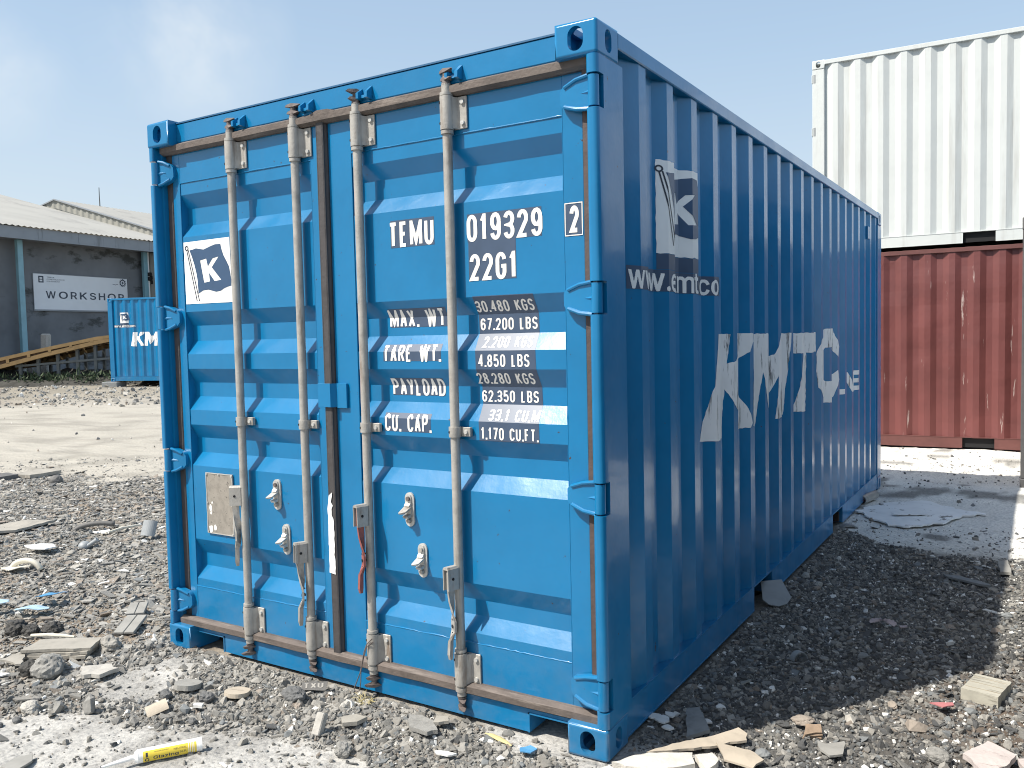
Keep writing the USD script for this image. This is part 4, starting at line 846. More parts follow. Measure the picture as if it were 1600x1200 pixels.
# the hall behind: its gable cladding and roof rise over the workshop roof
hall = thing('hall', 'further hall with pale clad gable edge and metal roof', 'building', (*to_ws(8.74, 0), 0.15), WROT)
ap, za = 8.45, Z_(8.81); rt, zr = .2, Z_(6.36); lt, zl = 12.6, Z_(7.85)
def clad(v0, z0, v1, z1, drop0, drop1):
    n_ = max(2, int(abs(v1 - v0) / .10)); pts = []; 
    for i in range(n_ + 1):
        t = i / n_; v = v0 + (v1 - v0) * t; z = z0 + (z1 - z0) * t; u = (.02, -.02, -.02, .02)[i % 4]; pts += [[u, v, z - (drop0 + (drop1 - drop0) * t)], [u, v, z]]
    f = []
    for i in range(n_): a = 2 * i; f += [[a, a + 2, a + 3], [a, a + 3, a + 1]]
    return trimesh.Trimesh(pts, f, process=False)
slope_r = (za - zr) / (ap - rt)
obj('gable_cladding', clad(rt - 2.2, zr - slope_r * 2.2, ap, za, .36, .46), M['cladding'], hall)
obj('gable_cladding', clad(ap, za, lt, zl, .46, .5), M['cladding'], hall)
for v0, z0, v1, z1 in ((rt - 2.2, zr - slope_r * 2.2, ap, za), (ap, za, lt, zl)):
    L_ = math.hypot(v1 - v0, z1 - z0); a_ = math.atan2(z1 - z0, v1 - v0)
    bm = bx(-.05, .05, 0, L_, -.03, .03); obj('verge_trim', T(bm, (-.03, v0, z0 + .02), rx=a_), M['fascia'], hall)
obj('gable_underside', [T(bx(-.02, .6, 0, math.hypot(ap - rt, za - zr), -.03, .0), (0, rt, zr - .40), rx=math.atan2(za - zr, ap - rt))], M['grey_steel'], hall)
def tilted(v0, z0, v1, z1, u1=22.0):
    us = np.arange(-.05, u1, .06); pts = []
    for v, z in ((v0, z0), ((v0 + v1) / 2, (z0 + z1) / 2), (v1, z1)):
        for i, u in enumerate(us): pts.append([u, v, z + .03 + .02 * (0, 1, 0, -1)[i % 4]])
    n_ = len(us); f = []
    for k in range(2):
        for i in range(n_ - 1): a = k * n_ + i; f += [[a, a + 1, a + n_ + 1], [a, a + n_ + 1, a + n_]]
    return trimesh.Trimesh(pts, f, process=False)
obj('roof', tilted(rt - 2.2, zr - slope_r * 2.2, ap, za), M['roofing'], hall); obj('roof', tilted(ap, za, lt + 2, zl - .4), M['roofing'], hall)
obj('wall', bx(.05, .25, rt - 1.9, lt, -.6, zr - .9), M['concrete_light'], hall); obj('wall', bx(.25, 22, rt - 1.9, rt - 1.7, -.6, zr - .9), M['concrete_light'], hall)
obj('lightning_rod', cyl((2.6, ap, za), (2.6, ap, za + 1.0), .03, .018, 6), M['grey_steel'], hall)
# the yellow loading ramp before the workshop wall
ru = np.array([.842, .540]); RR = math.atan2(ru[1], ru[0])
rp = thing('loading_ramp', 'weathered yellow steel loading ramp with a row of framed openings', 'loading ramp', (-25.41, 12.21, 0), RR)
zt = lambda s: np.interp(s, [-4.6, 0, 1.48, 3.19, 3.57, 8.0], [.40, 1.19, 1.49, 1.81, 1.85, 1.95])
zl_ = lambda s: np.interp(s, [-4.6, 0, 1.48, 3.19, 3.57, 8.0], [.22, .83, 1.19, 1.56, 1.63, 1.72])
def chord(zf, dz0, dz1, y0, y1, s0=-4.6, s1=7.5):
    ss = [s for s in [-4.6, 0, 1.48, 3.19, 3.57, 8.0] if s0 <= s <= s1] + [s1]; out = []
    for a, b in zip(ss[:-1], ss[1:]):
        out.append(hull([(s, y, float(zf(s)) + dz) for s in (a, b) for y in (y0, y1) for dz in (dz0, dz1)]))
    return out
for y in (0.0, 2.3):
    obj('side_beam', chord(zt, -.11, 0, y, y + .16) + chord(zl_, 0, .13, y, y + .16), M['yellow'], rp)
    obj('beam_web', [hull([(s, y + yy, z) for s in (a, b) for yy in (.07, .085) for z in (float(zl_(s)) + .12, float(zt(s)) - .1)]) for a, b in zip([-4.6, 0, 1.48, 3.19, 3.57], [0, 1.48, 3.19, 3.57, 7.5])], M['brown_steel'], rp)
    for s in np.arange(-3.9, 7.3, .695):
        obj('stiffener', bx(s - .05, s + .05, y - .005, y + .155, float(zl_(s)) + .12, float(zt(s)) - .10), M['yellow'], rp)
for s in np.arange(-4.5, 7.3, .30):
    obj('deck_plank', T(bx(-.13, .13, .17, 2.29, -.04, 0), (s, 0, float(zt(s)) - .05), ry=-math.atan(.2 if s < 3.4 else .02)), M['brown_steel'], rp)
for y in (.2, 2.1):
    for s in (.55, 1.15, 1.80, 2.45, 3.05, 3.8, 4.6, 5.4, 6.2, 7.0):
        obj('support_leg', bx(s - .045, s + .045, y, y + .09, .2, float(zl_(s)) + .02), M['grey_steel'], rp)
    obj('support_rail', hull([(s, y - .02 + yy, float(np.interp(s, [.4, 3.6, 7.2], [.86, 1.06, 1.1])) + dz) for s in (.4, 3.6) for yy in (0, .06) for dz in (0, .07)]), M['grey_steel'], rp)
    obj('support_rail', hull([(s, y - .02 + yy, float(np.interp(s, [.4, 3.6, 7.2], [.86, 1.06, 1.1])) + dz) for s in (3.6, 7.2) for yy in (0, .06) for dz in (0, .07)]), M['grey_steel'], rp)
# dark earth bank and weeds at the foot of the wall
bu, bv = np.meshgrid(np.arange(-8, 10, .22), np.linspace(0, 4.6, 16)); bp = np.stack([bu, bv, bu * 0], -1)
bh = .52 * np.sin(np.clip(bv / 4.6, 0, 1) * math.pi) ** .8 * (.55 + .9 * meshkit.fbm(bp * .8, 4, 61)) - .02
bh[0] = bh[-1] = -.12
pts = np.stack([-25.41 + bu * ru[0] + (bv - .6) * -ru[1], 12.21 + bu * ru[1] + (bv - .6) * ru[0], .16 + bh], -1).reshape(-1, 3)
n_ = bu.shape[1]; f = []
for k in range(bu.shape[0] - 1):
    for i in range(n_ - 1): a = k * n_ + i; f += [[a, a + 1, a + n_ + 1], [a, a + n_ + 1, a + n_]]
obj('earth_bank', (pts, f), M['soil'], kind='structure')
M['weed'] = pmat('dull_green_weed', (0.05, 0.075, 0.035), 0.8, var=0.4, vscale=4)
gw = np.random.default_rng(9); wv, wf = [], []
for k in range(1500):
    c_ = gw.integers(26); cu = -3.5 + 10.5 * ((c_ * .618) % 1); cv = .35 + 1.0 * ((c_ * .371) % 1)
    u_, v_ = cu + gw.normal(0, .22), cv + gw.normal(0, .16); base = np.array([-25.41 + u_ * ru[0] - (v_ - .6) * ru[1], 12.21 + u_ * ru[1] + (v_ - .6) * ru[0], .30 + .3 * gw.random()])
    d_ = gw.normal(size=3) * .09; d_[2] = abs(d_[2]) + .04; w_ = np.cross(d_, gw.normal(size=3)); w_ *= .03 / np.linalg.norm(w_)
    n0 = len(wv); wv += [base - w_, base + w_, base + d_]; wf.append([n0, n0 + 1, n0 + 2])
obj('low_weeds', (np.array(wv), np.array(wf)), M['weed'], kind='stuff')
for i, (s, yy, sx, sz, lab) in enumerate(((.55, 3.0, .16, .35, 'short white weathered block by the foot of the wall'), (.98, 3.1, .17, .95, 'tall pale upright slab leaning near the pale blue post'))):
    p = np.array([-25.41, 12.21]) + (s - 1.1) * ru + yy * np.array([-ru[1], ru[0]])
    b = obj('stone_slab', T(bx(-sx, sx * .6, -.15, .15, 0, sz + .75, .05), rz=RR, ry=.05 * i), M['stone_light']); UsdGeom.Xformable(b).AddTranslateOp().Set(Gf.Vec3d(*p, .3)); custom(b, lab, 'slab')

# ------------------------------------------------------------------ rubble: shapes
def rock(seed, n=16, sq=(1, .8, .62)):
    g = np.random.default_rng(seed); p = g.normal(size=(n, 3)); p /= np.linalg.norm(p, axis=1, keepdims=True); p *= (.82 + .3 * g.random((n, 1))); return hull(p * sq)
def lump(seed, sub=3, sq=(1, .85, .7), amp=.55, freq=1.7):
    m = trimesh.creation.icosphere(sub); v = m.vertices; d = meshkit.fbm(v * freq + seed * 7.3, 4, seed) - .5; d2 = np.abs(meshkit.fbm(v * freq * 2.2 + seed, 3, seed + 2) - .5)
    m.vertices = v * (1 + amp * d - .5 * amp * d2)[:, None] * sq; return m
def shard(seed, thick=.16, n=None):
    g = np.random.default_rng(seed); n = n or g.integers(5, 8); t = np.sort(g.random(n) * 2 * np.pi); r = .6 + .55 * g.random(n)
    po = Polygon(np.c_[r * np.cos(t) * 1.15, r * np.sin(t) * .8]).buffer(0)
    if po.area < .5: return shard(seed + 1000, thick, n)
    po = max(getattr(po, 'geoms', [po]), key=lambda q: q.area)
    m = trimesh.creation.extrude_polygon(po, thick, engine='earcut'); v = m.vertices; v[:, 2] += .10 * (meshkit.noise(v * [1.5, 1.5, 0] + seed, 3) - .5) - thick / 2; m.vertices = v; return m
def slabm(poly, thick, seed=0, warp=.0, seg=.03, rough=.004):
    """A flat piece with an uneven broken edge; warp lifts it."""
    p = poly if isinstance(poly, Polygon) else Polygon(poly); p = p.segmentize(seg); c = np.array(p.exterior.coords)[:-1]
    n_ = np.stack([meshkit.noise(np.c_[c * 45, c[:, :1] * 0 + seed], seed), meshkit.noise(np.c_[c * 45, c[:, :1] * 0 + seed + 5], seed + 1)], 1) - .5
    p = Polygon(c + 2 * rough * n_).buffer(0); p = max(getattr(p, 'geoms', [p]), key=lambda q: q.area)
    a, b, cc, dd_ = p.bounds; k = []
    gxs, gys = np.arange(a, cc, max(seg, (cc - a) / 9)), np.arange(b, dd_, max(seg, (dd_ - b) / 9))
    cells = [p.intersection(sbox(u, v, u + (gxs[1] - gxs[0] if len(gxs) > 1 else 1), v + (gys[1] - gys[0] if len(gys) > 1 else 1))) for u in gxs for v in gys]
    V, F, n = [], [], 0
    for q in cells:
        t = triangulate(q)
        if t is None: continue
        V.append(t[0]); F.append(t[1] + n); n += len(t[0])
    V, F = np.vstack(V), np.vstack(F)
    h = warp * (meshkit.fbm(np.c_[V * 5, V[:, :1] * 0 + seed], 3, seed) - .35)
    top = np.c_[V, thick + h]; bot = np.c_[V, h]
    e = np.array(p.exterior.coords); he = warp * (meshkit.fbm(np.c_[e * 5, e[:, :1] * 0 + seed], 3, seed) - .35); k = len(e)
    sv = np.vstack([np.c_[e, he], np.c_[e, he + thick]]); sf = []
    for i in range(k - 1): sf += [[i, i + 1, k + i + 1], [i, k + i + 1, k + i]]
    m = trimesh.util.concatenate([trimesh.Trimesh(top, F, process=False), trimesh.Trimesh(bot, F[:, ::-1], process=False), trimesh.Trimesh(sv, sf, process=False)])
    return m
def put(name, mesh, mat, x, y, label, cat, dz=0.0, rz=0.0, group=None, smooth=False, z=None):
    o = obj(name, mesh if not isinstance(mesh, list) else mesh, mat, None, smooth=smooth)
    xf = UsdGeom.Xformable(o); xf.AddTranslateOp().Set(Gf.Vec3d(float(x), float(y), (gz(x, y) if z is None else z) + dz))
    if rz: xf.AddRotateZOp().Set(float(math.degrees(rz)))
    return custom(o, label, cat, group)
def put_poly(name, pts, thick, mat, label, cat, dz=.004, warp=.02, seed=1, seg=.03, rough=.004, tilt=(0, 0)):
    pts = np.array(pts, float); c = pts.mean(0); m = slabm(Polygon(pts - c), thick, seed, warp, seg, rough)
    if tilt[0] or tilt[1]: m = T(m, rx=tilt[0], ry=tilt[1])
    h = max(gz(*(c + .6 * (p - c))) for p in pts); h = max(h, gz(*c))
    return put(name, m, mat, c[0], c[1], label, cat, dz=dz, z=h)

# ------------------------------------------------------------------ gravel (far too many to count: stuff)
def quats(g, n, flat):
    if flat:
        yaw = g.random(n) * 2 * np.pi; ax = g.random(n) * 2 * np.pi; ti = np.abs(g.normal(0, .28, n)).clip(0, 1.1)
        q1 = np.stack([np.cos(yaw / 2), 0 * yaw, 0 * yaw, np.sin(yaw / 2)], 1); q2 = np.stack([np.cos(ti / 2), np.sin(ti / 2) * np.cos(ax), np.sin(ti / 2) * np.sin(ax), 0 * ti], 1)
        w1, x1, y1, z1 = q2.T; w2, x2, y2, z2 = q1.T
        return np.stack([w1 * w2 - x1 * x2 - y1 * y2 - z1 * z2, w1 * x2 + x1 * w2 + y1 * z2 - z1 * y2, w1 * y2 - x1 * z2 + y1 * w2 + z1 * x2, w1 * z2 + x1 * y2 - y1 * x2 + z1 * w2], 1)
    q = g.normal(size=(n, 4)); return q / np.linalg.norm(q, axis=1, keepdims=True)
def scatter(name, protos, xy, size, weights, g, flat=False, sink=.32, squash=None):
    n = len(xy); pi = UsdGeom.PointInstancer.Define(stage, f'/World/{name}'); custom(pi.GetPrim(), kind='stuff')
    paths = []
    for i, (m, mt) in enumerate(protos):
        p = obj('stone' if not flat else 'flake', m, mt, pi.GetPrim()); paths.append(p.GetPath())
    pi.CreatePrototypesRel().SetTargets(paths)
    idx_ = g.choice(len(protos), n, p=np.array(weights) / np.sum(weights)).astype(np.int32)
    z = ground_height(xy[:, 0], xy[:, 1]) + size * (.5 - sink if not flat else .18)
    pi.CreatePositionsAttr(Vt.Vec3fArray.FromNumpy(np.c_[xy, z].astype(np.float32)))
    q = quats(g, n, flat)
    pi.CreateOrientationsAttr(Vt.QuathArray([Gf.Quath(float(a), float(b), float(c), float(d)) for a, b, c, d in q]))
    pi.CreateScalesAttr(Vt.Vec3fArray.FromNumpy((size[:, None] * (1 + .25 * (g.random((n, 3)) - .5))).astype(np.float32)))
    pi.CreateProtoIndicesAttr(Vt.IntArray.FromNumpy(idx_))
def candidates(g, x0, x1, y0, y1, n, keep):
    xy = np.c_[g.uniform(x0, x1, n), g.uniform(y0, y1, n)]; k = keep(xy[:, 0], xy[:, 1])
    out = (xy[:, 0] > -.01) & (xy[:, 0] < W + .0) & (xy[:, 1] > .03) & (xy[:, 1] < D)
    return xy[(g.random(n) < k) & ~out]
G1 = np.random.default_rng(101)
def lognorm(g, n, med, sig, lo, hi): return np.clip(med * np.exp(sig * g.normal(size=n)), lo, hi)
MATS = ['stone_dark', 'stone_mid', 'stone_light', 'stone_tan', 'stone_white', 'stone_blue', 'stone_dusty']
def protos(k, kind):
    out = []
    for mi, mname in enumerate(MATS):
        for j in range(k): out.append(((rock(10 * mi + j + 1, 15) if kind == 'rock' else shard(50 + 10 * mi + j)), M[mname]))
    return out
def wts(k, *w): return [x / k for x in w for _ in range(k)]
grav = lambda x, y: np.clip(1.15 - 1.12 * dust_mask(x, y), 0.03, 1)
xy = candidates(G1, 2.40, 4.9, -.6, 4.5, 90000, grav)
scatter('gravel', protos(4, 'rock'), xy, lognorm(G1, len(xy), .0062, .55, .003, .026), wts(4, 34, 28, 13, 4, 5.0, 8, 14), G1)
xy = candidates(G1, 2.40, 4.9, -.6, 4.5, 13000, grav)
scatter('gravel_flakes', protos(4, 'shard'), xy, lognorm(G1, len(xy), .012, .48, .005, .034), wts(4, 36, 28, 9, 4, 3.5, 10, 14), G1, flat=True)
xy = candidates(G1, -.15, 2.5, -1.0, .10, 52000, lambda x, y: grav(x, y))
scatter('front_gravel', protos(4, 'rock'), xy, lognorm(G1, len(xy), .0055, .62, .0022, .026), wts(4, 8, 28, 25, 4, 2.5, 5, 42), G1)
xy = candidates(G1, .0, 2.45, -.75, .10, 7000, lambda x, y: grav(x, y))
scatter('front_flakes', protos(4, 'shard'), xy, lognorm(G1, len(xy), .011, .5, .005, .030), wts(4, 8, 30, 28, 8, 4, 8, 30), G1, flat=True)
def leftkeep(x, y):
    d = (x - CAM[0]) * F2[0] + (y - CAM[1]) * F2[1]; return grav(x, y) * (d < 11.5) * (d > 3.0)
xy = candidates(G1, -8.6, .30, -1.6, 5.0, 150000, leftkeep)
scatter('left_gravel', protos(4, 'rock'), xy, lognorm(G1, len(xy), .0066, .55, .003, .030), wts(4, 7, 28, 26, 9, 2, 4, 42), G1)
xy = candidates(G1, -8.6, .30, -1.6, 5.0, 130000, leftkeep)
scatter('left_flakes', protos(5, 'shard'), xy, lognorm(G1, len(xy), .0125, .58, .005, .055), wts(5, 6, 24, 28, 13, 3, 3, 42), G1, flat=True)
xy = candidates(G1, -34, -4, 1, 24, 16000, lambda x, y: np.where((x - CAM[0]) * F2[0] + (y - CAM[1]) * F2[1] > 19.5, .9, .035) * (((x - CAM[0]) * F2[0] + (y - CAM[1]) * F2[1]) > 10))
scatter('distant_rubble', protos(3, 'rock'), xy, lognorm(G1, len(xy), .030, .5, .012, .11), wts(3, 10, 34, 30, 12, 3, 5, 24), G1)
xy = candidates(G1, 2.0, 6.5, 3.6, 9.4, 3000, lambda x, y: .25 + .75 * (meshkit.fbm(np.stack([x * 1.4, y * 1.4, x * 0], -1), 3, 71) > .55))
scatter('scattered_pebbles', protos(3, 'rock'), xy, lognorm(G1, len(xy), .0065, .6, .003, .030), wts(3, 36, 30, 14, 6, 2, 8, 10), G1)
xy = candidates(G1, -1.6, 3.2, -1.9, .4, 1500, lambda x, y: dust_mask(x, y))
scatter('dust_crumbs', protos(3, 'rock'), xy, lognorm(G1, len(xy), .0042, .6, .0018, .016), wts(3, 10, 30, 30, 5, 2, 6, 24), G1)
# larger single stones
def stones(count, region, med, mats, label, group, seed, name='rubble_stone'):
    g = np.random.default_rng(seed); n = 0
    while n < count:
        x, y = g.uniform(region[0], region[1]), g.uniform(region[2], region[3])
        if (-.05 < x < W + .03 and .02 < y < D): continue
        if dust_mask(np.array([x]), np.array([y]))[0] > .5 or (len(region) > 4 and not region[4](x, y)): continue
        s = float(lognorm(g, 1, med, .28, med * .6, med * 1.9)[0]); mt = mats[int(g.integers(len(mats)))]
        m = T(lump(int(g.integers(1e6)), 2, (1, .6 + .35 * g.random(), .45 + .3 * g.random()), .8, 1.5) if g.random() < .6 else rock(int(g.integers(1e6)), 18), rz=g.random() * 6.28, rx=.3 * g.normal(), s=s)
        put(name, m, M[mt], x, y, label, 'stone', dz=s * .22, group=group); n += 1
WORD = {'stone_dark': 'dark', 'stone_mid': 'mid grey', 'stone_light': 'pale', 'stone_tan': 'tan', 'stone_blue': 'blue grey', 'stone_dusty': 'dusty grey'}
for k_, (mt, n_) in enumerate((('stone_dark', 16), ('stone_mid', 14), ('stone_blue', 10), ('stone_tan', 8), ('stone_light', 7))):
    stones(n_, (2.47, 4.4, .1, 3.9), .024, [mt], f'{WORD[mt]} stone lying in the gravel right of the blue container', f'{WORD[mt]} stones in the gravel on the right', 301 + k_)
for k_, (mt, n_) in enumerate((('stone_dark', 10), ('stone_mid', 16), ('stone_dusty', 16), ('stone_light', 9), ('stone_blue', 6), ('stone_tan', 5))):
    stones(n_, (.15, 2.35, -.60, -.01), .018, [mt], f'{WORD[mt]} stone in the rubble strip before the container doors', f'{WORD[mt]} stones in the strip before the doors', 321 + k_)
for k_, (mt, n_) in enumerate((('stone_dark', 16), ('stone_mid', 22), ('stone_dusty', 20), ('stone_light', 14), ('stone_tan', 12), ('stone_blue', 8))):
    stones(n_, (-6.5, .1, -.9, 3.2, lambda x, y: 3.2 < (x - CAM[0]) * F2[0] + (y - CAM[1]) * F2[1] < 9.5), .028, [mt], f'{WORD[mt]} stone in the rubble field left of the blue container', f'{WORD[mt]} stones in the left rubble field', 341 + k_)

# ------------------------------------------------------------------ single pieces of debris
# sealant cartridge
ta, tb = np.array([1.072, -.650]), np.array([.943, -.838]); tdir = (tb - ta) / np.linalg.norm(tb - ta)
trz = math.atan2(tdir[1], tdir[0]); tube_h = max(gz(*ta), gz(*tb)) + .0245
sc = thing('sealant_tube', 'white sealant cartridge with yellow Glazing label lying on the dust', 'sealant tube', (ta[0], ta[1], tube_h), trz)
obj('cartridge', [cyl((0, 0, 0), (.216, 0, 0), .0245, n=32), cyl((-.004, 0, 0), (.004, 0, 0), .0255, n=32), cyl((.214, 0, 0), (.226, 0, 0), .0255, .018, n=32)], M['white_plastic'], sc, smooth=35)
obj('nozzle', [cyl((.226, 0, 0), (.240, 0, 0), .009, n=14), cyl((.240, 0, -.001), (.335, .004, -.011), .0095, .004, n=14)], M['white_plastic'], sc, smooth=40)
LA0, LA1 = math.radians(-62), math.radians(78)        # the label wraps the side that faces the camera
def on_tube(poly, mt, name, r, label=None):
    """poly in (s along from the cap to the nozzle reversed, t up the side) laid round the cartridge; reading left to right is from the nozzle to the cap."""
    ks = list(np.linspace(-.04, .04, 21)); t = []
    for lo, hi in zip(ks[:-1], ks[1:]):
        q = triangulate(poly.intersection(sbox(-1, lo, 1, hi)))
        if q: t.append(q)
    V, F, n = [], [], 0
    for v, f in t: V.append(v); F.append(f + n); n += len(v)
    V, F = np.vstack(V), np.vstack(F); a = V[:, 1] / .0245 + LA_MID
    return obj(name, trimesh.Trimesh(np.c_[.216 - V[:, 0], r * np.cos(a), r * np.sin(a)], F, process=False), mt, sc, label=label)
LA_MID = math.radians(12)
camd = np.array([CAM[0] - ta[0], CAM[1] - ta[1]]); side_sign = 1 if (-math.sin(trz) * camd[0] + math.cos(trz) * camd[1]) > 0 else -1
_old = on_tube
if side_sign < 0:
    def on_tube(poly, mt, name, r, label=None):
        t = []
        for lo, hi in zip(np.linspace(-.04, .04, 21)[:-1], np.linspace(-.04, .04, 21)[1:]):
            q = triangulate(poly.intersection(sbox(-1, lo, 1, hi)))
            if q: t.append(q)
        V, F, n = [], [], 0
        for v, f in t: V.append(v); F.append(f + n); n += len(v)
        V, F = np.vstack(V), np.vstack(F); a = V[:, 1] / .0245 + LA_MID
        return obj(name, trimesh.Trimesh(np.c_[V[:, 0], -r * np.cos(a), r * np.sin(a)], F, process=False), mt, sc, label=label)
lab = on_tube(sbox(.018, -.026, .200, .019), M['yellow_label'], 'label', .0248, 'yellow label reading NEUTRAL Glazing N.P.')
ink = M['ink']
on_tube(font_outline('Glazing', .052, .138, -.019, -.003, True), ink, 'lettering', .0251)
on_tube(font_outline('N.P.', .144, .166, -.011, -.003, False), ink, 'lettering', .0251)
on_tube(font_outline('NEUTRAL', .122, .166, .004, .010, False), ink, 'lettering', .0251)
on_tube(font_outline('SILICONE SEALANT', .056, .105, .009, .0125, False), ink, 'lettering', .0251)
on_tube(unary_union([sbox(.027, -.004, .034, .012), Point(.031, -.014).buffer(.0075).difference(Point(.031, -.014).buffer(.004))]), ink, 'logo', .0251)
on_tube(unary_union([sbox(.172 + k * .006, -.026, .174 + k * .006, .019) for k in range(4)]), M['white_vinyl'], 'label_stripe', .02505)
# wood block on the right
wb = thing('wood_block', 'short weathered grey timber block lying on the gravel at the right', 'wood block', (3.545, 1.255, gz(3.545, 1.255) + .006), -.20)
wv = slabm(Polygon([(-.068, -.095), (.068, -.10), (.072, .095), (-.062, .10)]), .048, 4, .0, .03, .0025)
obj('timber', wv, M['wood_old'], wb)
obj('timber_grain', [bx(-.060, .064, -.0965 + i * .012, -.0945 + i * .012, .0482, .0488) for i in (3, 8, 13)], M['wood_end'], wb)
# rear right: torn white sheet, cans and tiles
SHEET = [(2.438, 4.729), (2.50, 4.95), (2.654, 5.214), (2.871, 5.379), (3.054, 5.255), (3.183, 5.116), (3.383, 5.049), (3.193, 4.851), (3.16, 4.70), (3.082, 4.568), (2.96, 4.38), (2.874, 4.249), (2.699, 4.38), (2.55, 4.57)]
put_poly('torn_sheet', SHEET, .012, M['sheet_white'], 'large torn white sheet lying flat on the ground behind the gravel', 'sheet', dz=.005, warp=.03, seed=3, seg=.05, rough=.028)
put_poly('torn_sheet', [(2.75, 4.60), (2.98, 4.72), (2.93, 4.79), (2.72, 4.66)], .006, M['sheet_white'], 'narrow loose strip lying on the large torn white sheet', 'sheet', dz=.030, warp=.02, seed=8, rough=.008)
a, b = np.array([2.425, 5.12]), np.array([2.485, 5.40]); h = gz(*a)
def hollow(p0, p1, r, th, n=20): 
    o_ = m3.Manifold.cylinder(1, r, r, n) - m3.Manifold.cylinder(1.2, r - th, r - th, n).translate((0, 0, -.1)); m = tm(o_); L_ = np.linalg.norm(np.subtract(p1, p0)); m.vertices[:, 2] *= L_
    z = np.subtract(p1, p0) / L_; m.apply_transform(trimesh.geometry.align_vectors([0, 0, 1], z)); m.apply_translation(p0); return m
put('metal_pipe', hollow((0, 0, .04), (b[0] - a[0], b[1] - a[1], .045), .038, .006), M['tin'], a[0], a[1], 'short hollow pipe piece lying beside the container base at the back', 'pipe', smooth=35)
def arc_strip(L_, r, th, w0, seed=0, n=14):
    t = np.linspace(-w0, w0, n); o_ = np.c_[r * np.sin(t), r * np.cos(t) - r * math.cos(w0)]; i_ = np.c_[(r - th) * np.sin(t), (r - th) * np.cos(t) - r * math.cos(w0)]
    return extr(Polygon(np.vstack([o_, i_[::-1]])), L_, 'xz')
put('curved_tile', T(arc_strip(.07, .10, .01, .7), rz=.5), M['grey_plastic'], 2.50, 4.15, 'small curved grey tile piece near the container base by the torn sheet', 'tile', dz=.005)
cup = T(hull([(x, y, z) for x, y, z in ((-.075, 0, 0), (-.06, 0, .12), (.06, 0, .13), (.085, 0, .01), (.05, 0, -.03), (0, 0, -.045), (-.05, 0, -.03), (-.075, .008, 0), (-.06, .008, .12), (.06, .008, .13), (.085, .008, .01), (.05, .008, -.03), (0, .008, -.045), (-.05, .008, -.03))]), rx=-.9, rz=.55)
put('plastic_shard', cup, M['grey_plastic'], 2.50, 2.02, 'pale grey curved shard leaning near the container base rail', 'shard', dz=.045)
sh = []
for i in range(11):
    t = -.3 + i * .37; sh.append(hull([(.012 * math.cos(t), .012 * math.sin(t), .012), (.060 * math.cos(t - .16), .060 * math.sin(t - .16), .002), (.060 * math.cos(t + .16), .060 * math.sin(t + .16), .002), (.064 * math.cos(t), .064 * math.sin(t), .010), (.02 * math.cos(t), .02 * math.sin(t), .018)]))
put('ribbed_cap', sh, M['purple'], 3.07, 1.84, 'dull pink ribbed round cap lying on the dark gravel', 'cap', dz=.024)
put('shell_fragment', T(slabm([(-.02, -.01), (.02, -.012), (.028, .008), (-.015, .012)], .006, 5), rz=.6), M['purple'], 3.155, 1.885, 'small pink piece beside the ribbed round cap', 'fragment', dz=.014)
put('ring_piece', T(arc_strip(.03, .040, .005, 1.5), rz=.9), M['grey_plastic'], 2.80, 1.29, 'small pale half ring standing on the dark gravel', 'ring', dz=.006)
put_poly('wood_sliver', [(3.235, 3.03), (3.26, 2.985), (3.44, 2.885), (3.49, 2.89), (3.47, 2.93), (3.33, 3.02)], .012, M['stone_blue'], 'long pointed grey sliver on the dark gravel near the shadow edge', 'sliver', dz=.012, warp=.01)
put_poly('board_piece', [(3.505, 3.47), (3.56, 3.50), (3.590, 3.21), (3.530, 3.20)], .018, M['board_grey'], 'small grey board crossing the edge of the container shadow', 'board', dz=.012, warp=.006)
put_poly('board_piece', [(2.55, .49), (2.60, .505), (2.685, .365), (2.615, .305)], .014, M['stone_blue'], 'dark slate grey board leaning by the front right container corner', 'board', dz=.020, warp=.01, tilt=(.18, -.12))
for i, (px, py, r, lab) in enumerate(((2.448, .395, .026, 'leftmost'), (2.490, .372, .034, 'largest'), (2.530, .330, .022, 'nearest'), (2.497, .440, .024, 'farthest'), (2.64, .45, .02, 'rightmost'))):
    t = np.linspace(0, 6.28, 8)[:-1]; g = np.random.default_rng(70 + i); rr = r * (.7 + .6 * g.random(7))
    put_poly('white_chip', np.c_[px + rr * np.cos(t), py + rr * np.sin(t)], .006, M['stone_white'], f'{lab} of the white flakes in the shade by the front right container corner', 'chip', dz=.016, warp=.02, seed=i + 2, rough=.003)
put_poly('cardboard_sheet', [(2.545, .085), (2.60, .20), (2.664, .290), (2.72, .36), (2.775, .425), (2.815, .40), (2.825, .345), (2.76, .285), (2.70, .230), (2.62, .15)], .009, M['cardboard'], 'long tan cardboard sheet in the sun by the front right corner', 'cardboard', dz=.020, warp=.035, seed=12, rough=.006)
put_poly('cardboard_sheet', [(2.735, .275), (2.79, .275), (2.86, .285), (2.92, .24), (2.90, .17), (2.80, .18)], .007, M['cardboard'], 'smaller torn tan cardboard flake nearest the lower edge', 'cardboard', dz=.014, warp=.035, seed=14, rough=.006)
for i, (pp, lab) in enumerate((([(2.47, -.03), (2.52, .05), (2.60, .12), (2.68, .18), (2.72, .10), (2.62, -.02)], 'largest pale plaster slab at the bottom by the corner casting'), ([(2.70, .16), (2.745, .21), (2.79, .16), (2.76, .08)], 'small pale plaster slab between the cardboard pieces'), ([(2.43, -.10), (2.47, -.05), (2.53, -.08), (2.49, -.16)], 'pale plaster slab nearest the corner casting foot'))):
    put_poly('plaster_slab', pp, .022, M['plaster'], lab, 'plaster', dz=.0, warp=.02, seed=20 + i, rough=.008)
put('bark_piece', T(lump(5, 3, (1.1, .75, .45), .6), s=.040, rz=.4), M['stone_tan'], 2.968, .612, 'rounded brown stone lying at the edge of the shadow', 'stone', dz=.022)
